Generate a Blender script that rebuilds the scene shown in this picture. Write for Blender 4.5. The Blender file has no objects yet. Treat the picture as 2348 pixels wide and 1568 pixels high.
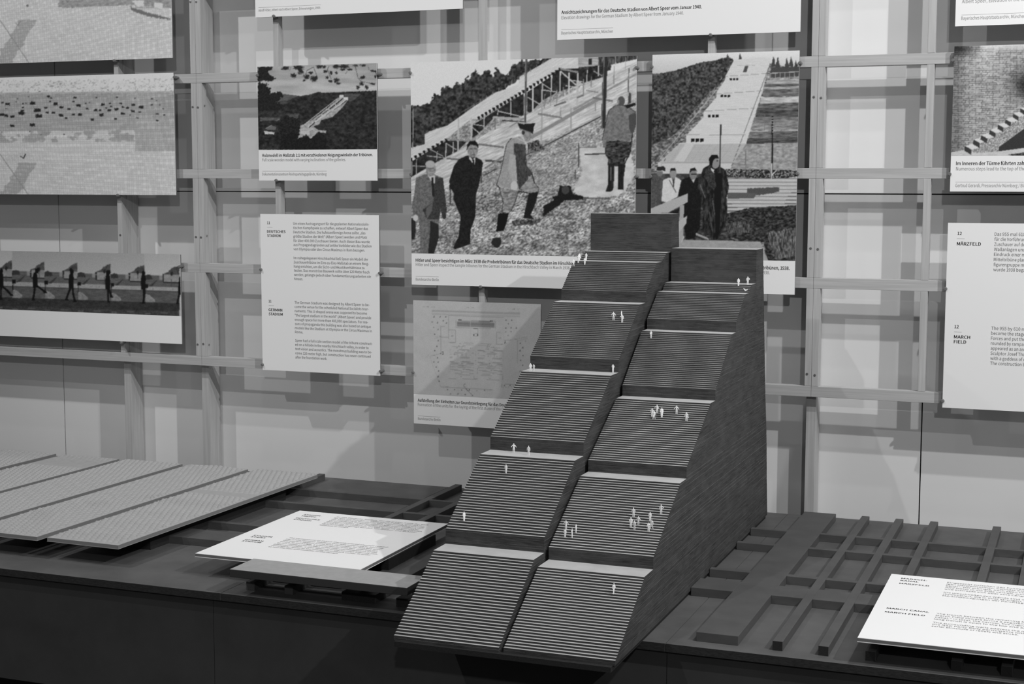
import bpy, bmesh, math, random
import numpy as np
from mathutils import Matrix, Vector
random.seed(4)
C = bpy.context.scene.collection
SC = bpy.context.scene

# ------------------------------------------------------------------ camera
FPX = 3484.2; YAW = 0.3672995; PIT = 0.1042210; ROL = 0.00151738; CAMZ = 1.65
_f = np.array([-math.sin(YAW)*math.cos(PIT), math.cos(YAW)*math.cos(PIT), -math.sin(PIT)])
_r = np.array([math.cos(YAW), math.sin(YAW), 0.0]); _u = np.cross(_r, _f)
RT = math.cos(ROL)*_r + math.sin(ROL)*_u
UP = -math.sin(ROL)*_r + math.cos(ROL)*_u
cam = bpy.data.cameras.new('camera'); cam.sensor_width = 36; cam.lens = 36*FPX/2348
cam.clip_start = .05; cam.clip_end = 60
camo = bpy.data.objects.new('camera', cam); C.objects.link(camo)
m = Matrix.Identity(4)
for i in range(3):
    m[i][0] = RT[i]; m[i][1] = UP[i]; m[i][2] = -_f[i]
m[2][3] = CAMZ
camo.matrix_world = m
SC.camera = camo

# ------------------------------------------------------------------ world, lights, exposure
SC.view_settings.view_transform = 'Standard'; SC.view_settings.look = 'None'
SC.view_settings.exposure = 0.14; SC.view_settings.gamma = 1; SC.view_settings.use_curve_mapping = False
w = bpy.data.worlds.new('world'); SC.world = w; w.use_nodes = True
w.node_tree.nodes['Background'].inputs[0].default_value = (.5, .5, .5, 1)
w.node_tree.nodes['Background'].inputs[1].default_value = .15

def spot(name, loc, aim, power, radius=.03, angle=75, blend=.6):
    l = bpy.data.lights.new(name, 'SPOT'); l.energy = power; l.shadow_soft_size = radius
    l.spot_size = math.radians(angle); l.spot_blend = blend
    o = bpy.data.objects.new(name, l); C.objects.link(o); o.location = loc
    o.rotation_euler = (Vector(aim)-Vector(loc)).to_track_quat('-Z', 'Y').to_euler()
    return o
spot('rig_spot', (-2.90, 0.00, 5.0), (-.9, 3.3, 1.0), 145, .03, 55)
spot('rig_spot', (-3.70, 2.40, 3.6), (-2.9, 3.8, 1.3), 96, .025, 80)
spot('rig_spot', (-1.70, 2.95, 3.6), (-2.2, 3.9, 1.4), 12, .025, 100)
spot('rig_spot', (1.60, -3.40, 4.0), (-1.2, 3.6, 1.4), 235, .08, 45)
spot('rig_spot', (.55, 2.45, 3.6), (-.2, 3.9, 1.4), 112, .025, 90)
spot('rig_spot', (.75, 2.95, 3.6), (-.2, 3.9, 1.6), 26, .025, 100)
spot('rig_spot', (2.50, 1.50, 4.0), (-.5, 3.9, 1.5), 330, .03, 55)  # added fill spot, brightens right wall and block side; no known lamp there

# ------------------------------------------------------------------ helpers
def at(px, py, **k):
    """point where the sight line through a picture point meets the plane x=, y= or z="""
    d = RT*((px-1174)/FPX) - UP*((py-784)/FPX) + _f
    ax, v = list(k.items())[0]; i = 'xyz'.index(ax)
    c = np.array([0, 0, CAMZ]); t = (v-c[i])/d[i]
    return c + d*t
def proj(P):
    P = P - np.array([0, 0, CAMZ])
    z = P@_f
    return 1174+FPX*(P@RT)/z, 784-FPX*(P@UP)/z

def lin(s): return ((s/255+.055)/1.055)**2.4 if s > 10 else s/255/12.92

MATS = {}
def mat(name, col, rough=.7, noise=0, scale=(40, 40, 40), vcol=False, spec=.3, c2=None, bump=0, detail=4):
    if name in MATS: return MATS[name]
    mt = bpy.data.materials.new(name); mt.use_nodes = True; nt = mt.node_tree
    b = nt.nodes['Principled BSDF']; b.inputs['Roughness'].default_value = rough
    b.inputs['Specular IOR Level'].default_value = spec
    if vcol:
        a = nt.nodes.new('ShaderNodeVertexColor'); a.layer_name = 'ink'
        nt.links.new(a.outputs[0], b.inputs['Base Color'])
    elif noise or c2:
        g = nt.nodes.new('ShaderNodeNewGeometry'); mp = nt.nodes.new('ShaderNodeMapping')
        mp.inputs['Scale'].default_value = scale
        n = nt.nodes.new('ShaderNodeTexNoise'); n.inputs['Scale'].default_value = 1; n.inputs['Detail'].default_value = detail
        n.inputs['Roughness'].default_value = .6
        r = nt.nodes.new('ShaderNodeValToRGB')
        lo = c2 if c2 is not None else col*(1-noise); hi = col if c2 is not None else col*(1+noise)
        r.color_ramp.elements[0].color = (lo, lo, lo, 1); r.color_ramp.elements[0].position = .35
        r.color_ramp.elements[1].color = (hi, hi, hi, 1); r.color_ramp.elements[1].position = .65
        nt.links.new(g.outputs['Position'], mp.inputs[0]); nt.links.new(mp.outputs[0], n.inputs['Vector'])
        nt.links.new(n.outputs[0], r.inputs[0]); nt.links.new(r.outputs[0], b.inputs['Base Color'])
        if bump:
            bp = nt.nodes.new('ShaderNodeBump'); bp.inputs['Strength'].default_value = bump; bp.inputs['Distance'].default_value = .001
            nt.links.new(n.outputs[0], bp.inputs['Height']); nt.links.new(bp.outputs[0], b.inputs['Normal'])
    else:
        b.inputs['Base Color'].default_value = (col, col, col, 1)
    MATS[name] = mt
    return mt

M_WALL = mat('painted_wall', .74, .8, .015, (3, 3, 3), spec=.15)
M_SEAM = mat('seam_dark', .02, .9)
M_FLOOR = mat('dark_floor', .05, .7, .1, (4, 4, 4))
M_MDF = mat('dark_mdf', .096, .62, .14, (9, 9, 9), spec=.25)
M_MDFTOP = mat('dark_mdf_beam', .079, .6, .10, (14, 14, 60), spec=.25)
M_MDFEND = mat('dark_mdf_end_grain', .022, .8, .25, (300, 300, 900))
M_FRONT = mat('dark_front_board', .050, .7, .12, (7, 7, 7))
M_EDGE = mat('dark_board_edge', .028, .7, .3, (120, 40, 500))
M_SLABTOP = mat('grey_bar_top', .34, .5, .06, (60, 60, 60))
def ply_edge():
    mt = bpy.data.materials.new('stained_ply_edge'); mt.use_nodes = True; nt = mt.node_tree; N = nt.nodes.new; K = nt.links.new
    b = nt.nodes['Principled BSDF']; b.inputs['Roughness'].default_value = .65; b.inputs['Specular IOR Level'].default_value = .22
    g = N('ShaderNodeNewGeometry')
    def noise(sc, det, lo, hi):
        m_ = N('ShaderNodeMapping'); m_.inputs['Scale'].default_value = sc; n = N('ShaderNodeTexNoise'); n.inputs['Scale'].default_value = 1
        n.inputs['Detail'].default_value = det; n.inputs['Roughness'].default_value = .65
        r = N('ShaderNodeMapRange'); r.inputs[1].default_value = lo; r.inputs[2].default_value = hi
        K(g.outputs['Position'], m_.inputs[0]); K(m_.outputs[0], n.inputs['Vector']); K(n.outputs[0], r.inputs[0]); return r.outputs[0]
    a = noise((30, 22, 760), 5, .40, .58); c = noise((16, 13, 40), 3, .35, .62); d = noise((5, 5, 900), 2, .62, .72)
    mu = N('ShaderNodeMath'); mu.operation = 'MAXIMUM'; K(a, mu.inputs[0]); K(c, mu.inputs[1])
    r = N('ShaderNodeMix'); r.data_type = 'RGBA'; K(mu.outputs[0], r.inputs[0]); r.inputs[6].default_value = (.022, .022, .022, 1); r.inputs[7].default_value = (.066, .066, .066, 1)
    r2 = N('ShaderNodeMix'); r2.data_type = 'RGBA'; K(d, r2.inputs[0]); K(r.outputs[2], r2.inputs[6]); r2.inputs[7].default_value = (.12, .12, .12, 1)
    K(r2.outputs[2], b.inputs['Base Color'])
    bp = N('ShaderNodeBump'); bp.inputs['Strength'].default_value = .15; bp.inputs['Distance'].default_value = .001; K(a, bp.inputs['Height']); K(bp.outputs[0], b.inputs['Normal'])
    return mt
M_PLYEDGE = ply_edge()
M_PLYTOP = mat('pale_ply_face', .47, .65, .06, (25, 25, 25), spec=.25)
M_WOOD_V = mat('beech_vertical', .44, .6, .10, (160, 160, 5), spec=.25)
M_WOOD_H = mat('beech_horizontal', .44, .6, .10, (5, 160, 160), spec=.25)
M_CARD = mat('white_card', .84, .55, spec=.25)
M_CORE = mat('grey_card_core', .17, .7)
M_PINK = mat('print', 1, .5, vcol=True, spec=.2)
M_INK = mat('ink_black', .02, .6)
M_INK2 = mat('ink_grey', .13, .6)
M_INK3 = mat('ink_light', .27, .6)
M_RULE = mat('rule_grey', .45, .6)
M_PIN = mat('clear_grey_peg', .16, .25, spec=.6)
M_SCREW = mat('screw_steel', .35, .35); M_SCREW.node_tree.nodes['Principled BSDF'].inputs['Metallic'].default_value = .8
M_TILE = mat('pale_cast_relief', .36, .6, .04, (60, 60, 60))
M_TILESIDE = mat('grey_cast_side', .22, .7)
M_BARSIDE = mat('dark_bar_side', .045, .6)
M_FIG = mat('white_figure', .93, .5)

def link(name, me, parent=None, **props):
    o = bpy.data.objects.new(name, me); C.objects.link(o)
    if parent is not None: o.parent = parent
    for k, v in props.items(): o[k] = v
    return o
def thing(name, label, cat, loc=(0, 0, 0), rz=0, group=None):
    o = bpy.data.objects.new(name, None); C.objects.link(o); o.empty_display_size = .05
    o.location = loc; o.rotation_euler = (0, 0, rz); o['label'] = label; o['category'] = cat
    if group: o['group'] = group
    return o
def boxmesh(name, b, mats, chamfer=0, top=None, ends=None):
    """b=(x0,x1,y0,y1,z0,z1); top = material slot for +Z face; ends = slot for -Y face"""
    bm = bmesh.new()
    x0, x1, y0, y1, z0, z1 = b
    vs = [bm.verts.new(p) for p in [(x0, y0, z0), (x1, y0, z0), (x1, y1, z0), (x0, y1, z0), (x0, y0, z1), (x1, y0, z1), (x1, y1, z1), (x0, y1, z1)]]
    for f in [(0, 3, 2, 1), (4, 5, 6, 7), (0, 1, 5, 4), (1, 2, 6, 5), (2, 3, 7, 6), (3, 0, 4, 7)]:
        bm.faces.new([vs[i] for i in f])
    if chamfer:
        bmesh.ops.bevel(bm, geom=bm.edges[:], offset=chamfer, segments=1, affect='EDGES')
    bm.normal_update()
    for f in bm.faces:
        if top is not None and f.normal.z > .9: f.material_index = top
        if ends is not None and f.normal.y < -.9: f.material_index = ends
    me = bpy.data.meshes.new(name); bm.to_mesh(me); bm.free()
    for q in mats: me.materials.append(q)
    return me
def box(name, b, mt, parent=None, chamfer=0, top=None, ends=None, **props):
    mats = mt if isinstance(mt, list) else [mt]
    o = link(name, boxmesh(name, b, mats, chamfer, top, ends), parent, **props)
    return o
def cyl_mesh(name, r, l, mt, n=12, dome=False):
    """cylinder along -Y from y=0 to y=-l"""
    bm = bmesh.new()
    rings = [(0, r*.75), (-l*.35, r*.75), (-l*.45, r), (-l*.85, r), (-l, r*.7)] if dome else [(0, r), (-l, r)]
    R = [[bm.verts.new((rr*math.cos(2*math.pi*i/n), y, rr*math.sin(2*math.pi*i/n))) for i in range(n)] for y, rr in rings]
    for a, b in zip(R, R[1:]):
        for i in range(n): bm.faces.new([a[i], a[(i+1) % n], b[(i+1) % n], b[i]])
    bm.faces.new(R[0][::-1]); bm.faces.new(R[-1])
    bmesh.ops.recalc_face_normals(bm, faces=bm.faces[:])
    me = bpy.data.meshes.new(name); bm.to_mesh(me); bm.free(); me.materials.append(mt)
    return me

# ------------------------------------------------------------------ setting
WY = 3.958
wall = box('wall_back', (-6.2, 3.2, WY+.012, WY+.08, 0, 3.6), M_SEAM, kind='structure')
xs = [-6.0, -3.049, -.4015, 2.9]; zs = [0.0, 1.6235, 3.55]
for i in range(3):
    for j in range(2):
        box('wall_panel', (xs[i]+.0017, xs[i+1]-.0017, WY, WY+.014, zs[j]+.0015, zs[j+1]-.0015), M_WALL, wall)
box('floor', (-6.2, 3.2, -3.5, WY+.08, -.05, 0), M_FLOOR, kind='structure')

# ------------------------------------------------------------------ display table
TZ = .80; TF = 2.668; TB = 3.862
tab = thing('display_table', 'long dark board table in front of the photo wall, carrying the stair model', 'table', (-1.4, 3.2, 0))
def tpart(name, b, mt, **k):
    b = (b[0]+1.4, b[1]+1.4, b[2]-3.2, b[3]-3.2, b[4], b[5])
    return box(name, b, mt, tab, **k)
sx = [-4.3, -1.676, -.7205, .95]
for a, b in zip(sx, sx[1:]):
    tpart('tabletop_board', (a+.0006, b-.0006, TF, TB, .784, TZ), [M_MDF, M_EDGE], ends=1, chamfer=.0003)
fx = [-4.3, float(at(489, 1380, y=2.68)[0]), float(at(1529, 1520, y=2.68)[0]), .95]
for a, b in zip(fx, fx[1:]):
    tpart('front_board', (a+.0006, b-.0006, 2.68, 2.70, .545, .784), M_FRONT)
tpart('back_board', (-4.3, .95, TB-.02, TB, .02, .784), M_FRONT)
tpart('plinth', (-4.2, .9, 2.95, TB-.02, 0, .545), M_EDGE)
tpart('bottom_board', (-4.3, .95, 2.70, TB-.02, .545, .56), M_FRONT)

# ------------------------------------------------------------------ beam grid on the table
GZ = .8181
def grid(label, ybars, xbars, origin, dark='long_beam'):
    g = thing('beam_grid', label, 'grid', (origin[0], origin[1], TZ))
    def gb(name, b, **k):
        return box(name, (b[0]-origin[0], b[1]-origin[0], b[2]-origin[1], b[3]-origin[1], 0, GZ-TZ), [M_MDFTOP, M_MDFEND], g, ends=k.pop('ends', None), chamfer=.0005, **k)
    for n, x0, x1, y0, y1 in ybars: gb(n, (x0, x1, y0, y1), ends=1 if n == dark else None)
    for n, x0, x1, y0, y1 in xbars: gb(n, (x0, x1, y0, y1))
CY = [(3.585, 3.599), (3.432, 3.448), (3.168, 3.185), (3.006, 3.085)]
yb = [('wide_slab', -.6705, -.5915, 2.703, 3.824)]
for a in (-.527, -.4437, -.360, -.2115, -.1275, .038, .122): yb.append(('long_beam', a, a+.0187, 2.70, 3.826))
xb = []
cols = [-.7585, -.6705, -.5915, -.527, -.5083, -.4437, -.425, -.360, -.3413, -.2115, -.1928, -.1275, -.1088, .038, .0567, .122]
for i in range(0, len(cols), 2):
    for k, (y0, y1) in enumerate(CY):
        xb.append(('wide_cross_bar' if k == 3 else 'cross_bar', cols[i], cols[i+1], y0, y1))
grid('dark grey grid of raised beams on the table right of the stair model', yb, xb, (-.3, 3.2))
yb = [('wide_slab', -1.4160, -1.3395, 2.711, 3.824), ('long_beam', -1.6395, -1.6195, 2.7095, 3.824),
      ('long_beam', -1.5480, -1.5285, 2.7095, 3.824), ('wide_slab', -1.2915, -1.2100, 2.708, 3.824), ('long_beam', -2.065, -2.046, 3.0, 3.824)]
xb = []
cols = [-2.046, -1.6395, -1.6195, -1.5480, -1.5285, -1.4160, -1.3395, -1.2915, -1.2100, -1.1865]
for i in range(0, len(cols), 2):
    for k, (y0, y1) in enumerate([(3.601, 3.6145), (3.437, 3.4515), (3.170, 3.1855), (3.005, 3.090)]):
        xb.append(('wide_cross_bar' if k == 3 else 'cross_bar', cols[i], cols[i+1], y0, y1))
grid('dark grey grid of raised beams on the table left of the stair model', yb, xb, (-1.6, 3.2), 'wide_slab')

# ------------------------------------------------------------------ stair model
def block(name, label, x0, x1, tiers, ywall, ztop, yb0, yb1, seed):
    rnd = random.Random(seed)
    cx = (x0+x1)/2
    t = thing(name, label, 'model', (cx, 3.1, .81))
    treads = []      # (yfront, z)
    sheets = []      # (z0, z1, yfront)
    def wallsheets(za, zb, y):
        n = max(1, round((zb-za)/.0041))
        for i in range(n): sheets.append((za+(zb-za)*i/n, za+(zb-za)*(i+1)/n, y))
    zprev = .81
    for (ya, za, yb_, zb, n) in tiers:
        wallsheets(zprev, za, ya); treads.append((ya, za))
        for i in range(1, n+1):
            yy = ya+(yb_-ya)*i/n; zz = za+(zb-za)*i/n
            sheets.append((za+(zb-za)*(i-1)/n, zz, yy)); treads.append((yy, zz))
        zprev = zb
    wallsheets(zprev, ztop, ywall); treads.append((ywall, ztop))
    for (za, zb, y) in sheets:
        fr = (zb-.81)/(ztop-.81)
        yb_ = yb0+(yb1-yb0)*fr + .006*math.exp(-((fr-.3)/.12)**2) + rnd.uniform(-.0004, .0004)
        ja, jb, jc = rnd.uniform(-.0001, .0001), rnd.uniform(-.0001, .0001), rnd.uniform(-.0002, .0002)
        box('ply_sheet', (x0-cx+ja, x1-cx+jb, y+jc-3.1, yb_-3.1, za-.81, zb-.81), [M_PLYEDGE, M_PLYTOP], t, top=1)
    return treads
LT = [(2.4741, .8195, 2.6552, .9379, 29), (2.7150, .9690, 2.8955, 1.0876, 29), (2.9530, 1.1167, 3.1370, 1.2337, 29),
      (3.1948, 1.2630, 3.3520, 1.3730, 29), (3.4063, 1.3988, 3.4925, 1.4622, 16), (3.5444, 1.4662, 3.5814, 1.4821, 4)]
RTI = [(2.4790, .8191, 2.6586, .9245, 29), (2.7190, .9494, 2.9089, 1.0542, 29), (2.9610, 1.0793, 3.1540, 1.1820, 29),
       (3.2010, 1.2070, 3.3480, 1.3128, 29), (3.3930, 1.3384, 3.4803, 1.3940, 16), (3.5256, 1.3975, 3.5476, 1.4118, 4)]
XL0, XL1, XR0, XR1 = -1.185, -.977, -.9694, -.7597
TRL = block('stair_block', 'steeper laminated plywood stair block, left half of the big stadium model', XL0, XL1, LT, 3.6270, 1.5752, 3.790, 3.693, 1)
TRR = block('stair_block', 'lower laminated plywood stair block, right half of the big stadium model', XR0, XR1, RTI, 3.6010, 1.4925, 3.790, 3.676, 2)
bp = box('base_board', (-.2085, .2085, -.6324, .69, 0, .0098), M_MDFEND, None)
bp.location = (-.9725, 3.1, TZ+.0001); bp['label'] = 'thin dark base board under both halves of the stair model'; bp['category'] = 'board'

# ------------------------------------------------------------------ white scale figures
def figure_mesh(kind):
    # joints in units of body height, x = side, y = depth (front is -y), z up
    J = {'pel': (0, 0, .50), 'chest': (0, 0, .70), 'neck': (0, 0, .83), 'head': (0, -.005, .90), 'crown': (0, 0, .97),
         'ls': (-.11, 0, .79), 'rs': (.11, 0, .79), 'le': (-.15, .01, .62), 're': (.15, .01, .62), 'lh': (-.16, -.02, .46), 'rh': (.16, -.02, .46),
         'lp': (-.05, 0, .47), 'rp': (.05, 0, .47), 'lk': (-.06, -.01, .27), 'rk': (.06, -.01, .27), 'la': (-.065, .01, .04), 'ra': (.065, .01, .04),
         'lt': (-.07, -.07, .022), 'rt': (.07, -.07, .022)}
    Rr = {'pel': .085, 'chest': .10, 'neck': .045, 'head': .062, 'crown': .045, 'ls': .05, 'rs': .05, 'le': .036, 're': .036, 'lh': .028, 'rh': .028,
          'lp': .065, 'rp': .065, 'lk': .045, 'rk': .045, 'la': .032, 'ra': .032, 'lt': .022, 'rt': .022}
    if kind == 'arms_out': J.update(le=(-.19, 0, .66), re=(.19, 0, .66), lh=(-.27, -.03, .54), rh=(.27, -.03, .54))
    if kind == 'akimbo': J.update(re=(.22, .02, .66), rh=(.11, -.04, .55))
    if kind == 'walk': J.update(lk=(-.09, -.07, .27), la=(-.12, -.06, .04), lt=(-.14, -.13, .022), rk=(.05, .06, .27), ra=(.09, .12, .05), rt=(.09, .06, .022))
    if kind == 'reach': J.update(le=(-.17, -.06, .68), lh=(-.27, -.14, .66))
    if kind == 'coat':
        Rr.update(pel=.11, chest=.11, lp=.08, rp=.08, lk=.065, rk=.065); J.update(le=(-.13, .0, .62), re=(.13, 0, .62), lh=(-.12, -.06, .5), rh=(.13, -.04, .47), lk=(-.045, 0, .27), rk=(.045, 0, .27), la=(-.04, 0, .04), ra=(.04, 0, .04), lt=(-.045, -.06, .022), rt=(.045, -.06, .022))
    if kind == 'close': J.update(le=(-.13, .03, .64), re=(.13, .03, .64), lh=(-.05, .09, .52), rh=(.05, .09, .52), la=(-.045, 0, .04), ra=(.045, 0, .04), lt=(-.05, -.06, .022), rt=(.05, -.06, .022), lk=(-.05, -.01, .27), rk=(.05, -.01, .27))
    E = [('pel', 'chest'), ('chest', 'neck'), ('neck', 'head'), ('head', 'crown'), ('chest', 'ls'), ('chest', 'rs'), ('ls', 'le'), ('le', 'lh'), ('rs', 're'), ('re', 'rh'),
         ('pel', 'lp'), ('lp', 'lk'), ('lk', 'la'), ('la', 'lt'), ('pel', 'rp'), ('rp', 'rk'), ('rk', 'ra'), ('ra', 'rt')]
    names = list(J)
    if kind == 'bag':
        J['bag'] = (.21, -.02, .36); Rr['bag'] = .07; names = list(J); E.append(('rh', 'bag'))
    if kind == 'lying':
        J.update(lk=(-.10, -.16, .44), la=(-.14, -.30, .36), lt=(-.14, -.36, .40), rk=(.10, -.2, .52), ra=(.12, -.34, .40), rt=(.12, -.40, .43))
    me = bpy.data.meshes.new('fig'); me.from_pydata([J[n] for n in names], [(names.index(a), names.index(b)) for a, b in E], [])
    o = bpy.data.objects.new('fig', me); C.objects.link(o)
    md = o.modifiers.new('s', 'SKIN'); md.use_smooth_shade = True
    for i, n in enumerate(names):
        v = me.skin_vertices[0].data[i]; v.radius = (Rr[n], Rr[n]*(.75 if n in ('chest', 'pel') else 1)); v.use_root = (n == 'pel')
    sd = o.modifiers.new('d', 'SUBSURF'); sd.levels = 1; sd.render_levels = 1
    dg = bpy.context.evaluated_depsgraph_get()
    out = bpy.data.meshes.new_from_object(o.evaluated_get(dg)); out.materials.clear(); out.materials.append(M_FIG)
    bpy.data.objects.remove(o); bpy.data.meshes.remove(me)
    co = np.zeros(len(out.vertices)*3); out.vertices.foreach_get('co', co); co = co.reshape(-1, 3)
    if kind == 'lying':   # reclining on the back, head high
        a = math.radians(-62); c, s = math.cos(a), math.sin(a)
        y, z = co[:, 1].copy(), co[:, 2].copy()
        co[:, 1] = c*y - s*z; co[:, 2] = s*y + c*z
        co[:, 2] = -co[:, 2]*0 + (c*z + s*y)
    co[:, 2] -= co[:, 2].min()
    if kind != 'lying': co /= co[:, 2].max()
    out.vertices.foreach_set('co', co.ravel()); out.name = 'figure_'+kind
    return out
FM = {k: figure_mesh(k) for k in ('stand', 'arms_out', 'akimbo', 'walk', 'reach', 'coat', 'close', 'bag', 'lying')}
def tread_at(px, py, tr):
    best = None; bd = 1
    for i, (y, z) in enumerate(tr):
        p = at(px, py, z=z); yn = tr[i+1][0] if i+1 < len(tr) else y+.05
        if yn <= y+1e-5: continue
        e = max(y-p[1], p[1]-yn, 0)
        if e < bd-1e-6: best = (p, y, yn, z); bd = e
    return best
FIG = [  # px, py feet, side, height px, pose, heading deg, label
 (1178, 1037, 'L', 20.5, 'arms_out', 10, 'tiny white figure, left of the pair on the second terrace of the left stair block'),
 (1212, 1043.5, 'L', 21.5, 'stand', -10, 'tiny white figure, right of the pair on the second terrace of the left stair block'),
 (1160, 1086, 'L', 21, 'coat', 170, 'tiny white figure alone just below the second terrace of the left stair block'),
 (1063, 1195.5, 'L', 22, 'coat', 60, 'tiny white figure alone low on the second flight, left edge of left block'),
 (1216.5, 851, 'L', 18, 'stand', 20, 'taller tiny white figure at the left end of the third terrace of the left block'),
 (1224, 851.3, 'L', 16.5, 'close', -20, 'shorter tiny white figure at the left end of the third terrace, beside the taller one'),
 (1405.5, 854, 'L', 19, 'close', 0, 'tiny white figure alone at the right end of the third terrace of the left block'),
 (1407.5, 734, 'L', 19, 'arms_out', 180, 'tiny white figure, left one of the three on the fourth flight of the left block'),
 (1429, 729.5, 'L', 18, 'stand', 90, 'tiny white figure, rear one of the three on the fourth flight of the left block'),
 (1427.5, 739, 'L', 18, 'reach', 0, 'tiny white figure holding one arm out on the fourth flight of the left block'),
 (1321.5, 609.3, 'L', 15.5, 'walk', 30, 'tiny white walking figure at the outer left edge below the fifth terrace'),
 (1319.5, 603.5, 'L', 18, 'close', 0, 'tiny white figure directly behind the walking one at the outer left edge, fifth flight'),
 (1328.5, 597.6, 'L', 16, 'coat', 10, 'tiny white figure at the left end of the narrow fifth terrace, left block'),
 (1344, 598.0, 'L', 17.5, 'close', 0, 'tiny white figure on the fifth terrace behind the rounded one, left block'),
 (1344.5, 606.2, 'L', 15.5, 'coat', 0, 'tiny rounded white figure just below the fifth terrace, third from the left edge'),
 (1697.5, 654.5, 'R', 17.5, 'coat', 0, 'tiny white figure in a long coat by the top wall, right block'),
 (1714.5, 652.3, 'R', 18, 'akimbo', 0, 'tiny white figure, hand on hip, at the top wall of the right block'),
 (1699, 669, 'R', 19, 'lying', 250, 'tiny white figure lying on the topmost short flight of the right block'),
 (1489.3, 777, 'R', 17.5, 'close', 180, 'tiny white figure alone at the upper left edge of the fourth flight, right block'),
 (1509.4, 945, 'R', 18.5, 'reach', 0, 'tiny white figure, rearmost of the left cluster on the third flight, right block'),
 (1498.4, 954, 'R', 19.5, 'akimbo', 180, 'tiny white figure, leftmost of the cluster on the third flight, right block'),
 (1503.3, 959, 'R', 19, 'walk', 10, 'tiny white figure, lowest of the cluster on the third flight, right block'),
 (1520.3, 955.3, 'R', 22, 'coat', 20, 'tiny white figure, right one of the cluster of four on the third flight'),
 (1554.6, 947.3, 'R', 19.5, 'arms_out', 0, 'tiny white figure standing alone right of the cluster on the third flight'),
 (1571.3, 967.2, 'R', 20.5, 'bag', 0, 'tiny white figure carrying a bag near the right edge of the third flight'),
 (1450.8, 1187, 'R', 22, 'stand', 180, 'tiny white figure, rearmost of the four in the middle of the second flight'),
 (1445, 1210.2, 'R', 23, 'stand', 190, 'tiny white figure, leftmost of the four in the middle of the second flight'),
 (1453, 1217, 'R', 22.5, 'akimbo', 150, 'tiny slim white figure, lowest of the four in the middle of the second flight'),
 (1462.3, 1205.6, 'R', 21, 'arms_out', 160, 'tiny white figure, right one of the four in the middle of the second flight'),
 (1489, 1196, 'R', 21, 'coat', 0, 'tiny white figure, rear one of the three near the right edge, second flight'),
 (1492.3, 1214.7, 'R', 22, 'walk', -20, 'tiny white striding figure, right one of the three near the right edge, second flight'),
 (1486, 1219.5, 'R', 20.5, 'reach', 200, 'tiny white figure with raised arm, lowest of the three near the right edge'),
 (1514, 1180.5, 'R', 22.5, 'akimbo', 0, 'tiny white figure with elbow out, alone at the right edge of the second flight'),
 (1295.2, 1215.8, 'R', 21.5, 'arms_out', 0, 'tiny white figure with spread arms near the left edge of the second flight'),
 (1293.7, 1233.4, 'R', 19.5, 'coat', 0, 'tiny white figure right below the one with spread arms, second flight, left edge'),
 (1309, 1235.3, 'R', 22, 'close', 90, 'tiny slim white figure, lowest right one of the left group on the second flight'),
 (1318.5, 1223.7, 'R', 20.5, 'coat', 90, 'tiny white figure in a coat, rightmost of the left group on the second flight'),
 (1407.3, 1361.3, 'R', 24, 'walk', 60, 'tiny white walking figure alone on the lowest flight of the right block'),
]
for (px, py, sd, hp, pose, hd, lab) in FIG:
    tr = TRL if sd == 'L' else TRR
    b = tread_at(px, py, tr)
    if b is None: print('NO TREAD', lab); continue
    p, y0, yn, z = b
    d = float(np.dot(p-np.array([0, 0, CAMZ]), _f)); h = hp*d/FPX*1.02
    yy = min(max(float(p[1]), y0+.0018), yn-.002)
    if pose == 'lying': h *= .95; yy = y0+.003
    o = link('scale_figure', FM[pose], None, label=lab, category='figurine', group='white scale figures on the stair model')
    o.location = (float(p[0]), yy, z); o.scale = (h*1.06, h*.8, h); o.rotation_euler = (0, 0, math.radians(hd))

# ------------------------------------------------------------------ lettering
import os
FONT = None
try:   # the sans-serif face that ships inside Blender; its built-in face is the fallback
    _p = os.path.join(bpy.utils.resource_path('LOCAL'), 'datafiles', 'fonts', 'Noto Sans CJK Regular.woff2')
    if os.path.exists(_p): FONT = bpy.data.fonts.load(_p)
except Exception: FONT = None
def glyphs(s, bold):
    key = (s, bold)
    cu = bpy.data.curves.new('t', 'FONT'); cu.body = s; cu.size = 1; cu.resolution_u = 2
    if FONT: cu.font = FONT
    o = bpy.data.objects.new('t', cu); C.objects.link(o)
    dg = bpy.context.evaluated_depsgraph_get()
    me = bpy.data.meshes.new_from_object(o.evaluated_get(dg))
    n = len(me.vertices); co = np.zeros(n*3); me.vertices.foreach_get('co', co)
    fs = [list(p.vertices) for p in me.polygons]
    bpy.data.objects.remove(o); bpy.data.curves.remove(cu); bpy.data.meshes.remove(me)
    return co.reshape(-1, 3), fs
_c, _ = glyphs('H', False); CAPH = float(_c[:, 1].max())
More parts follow.
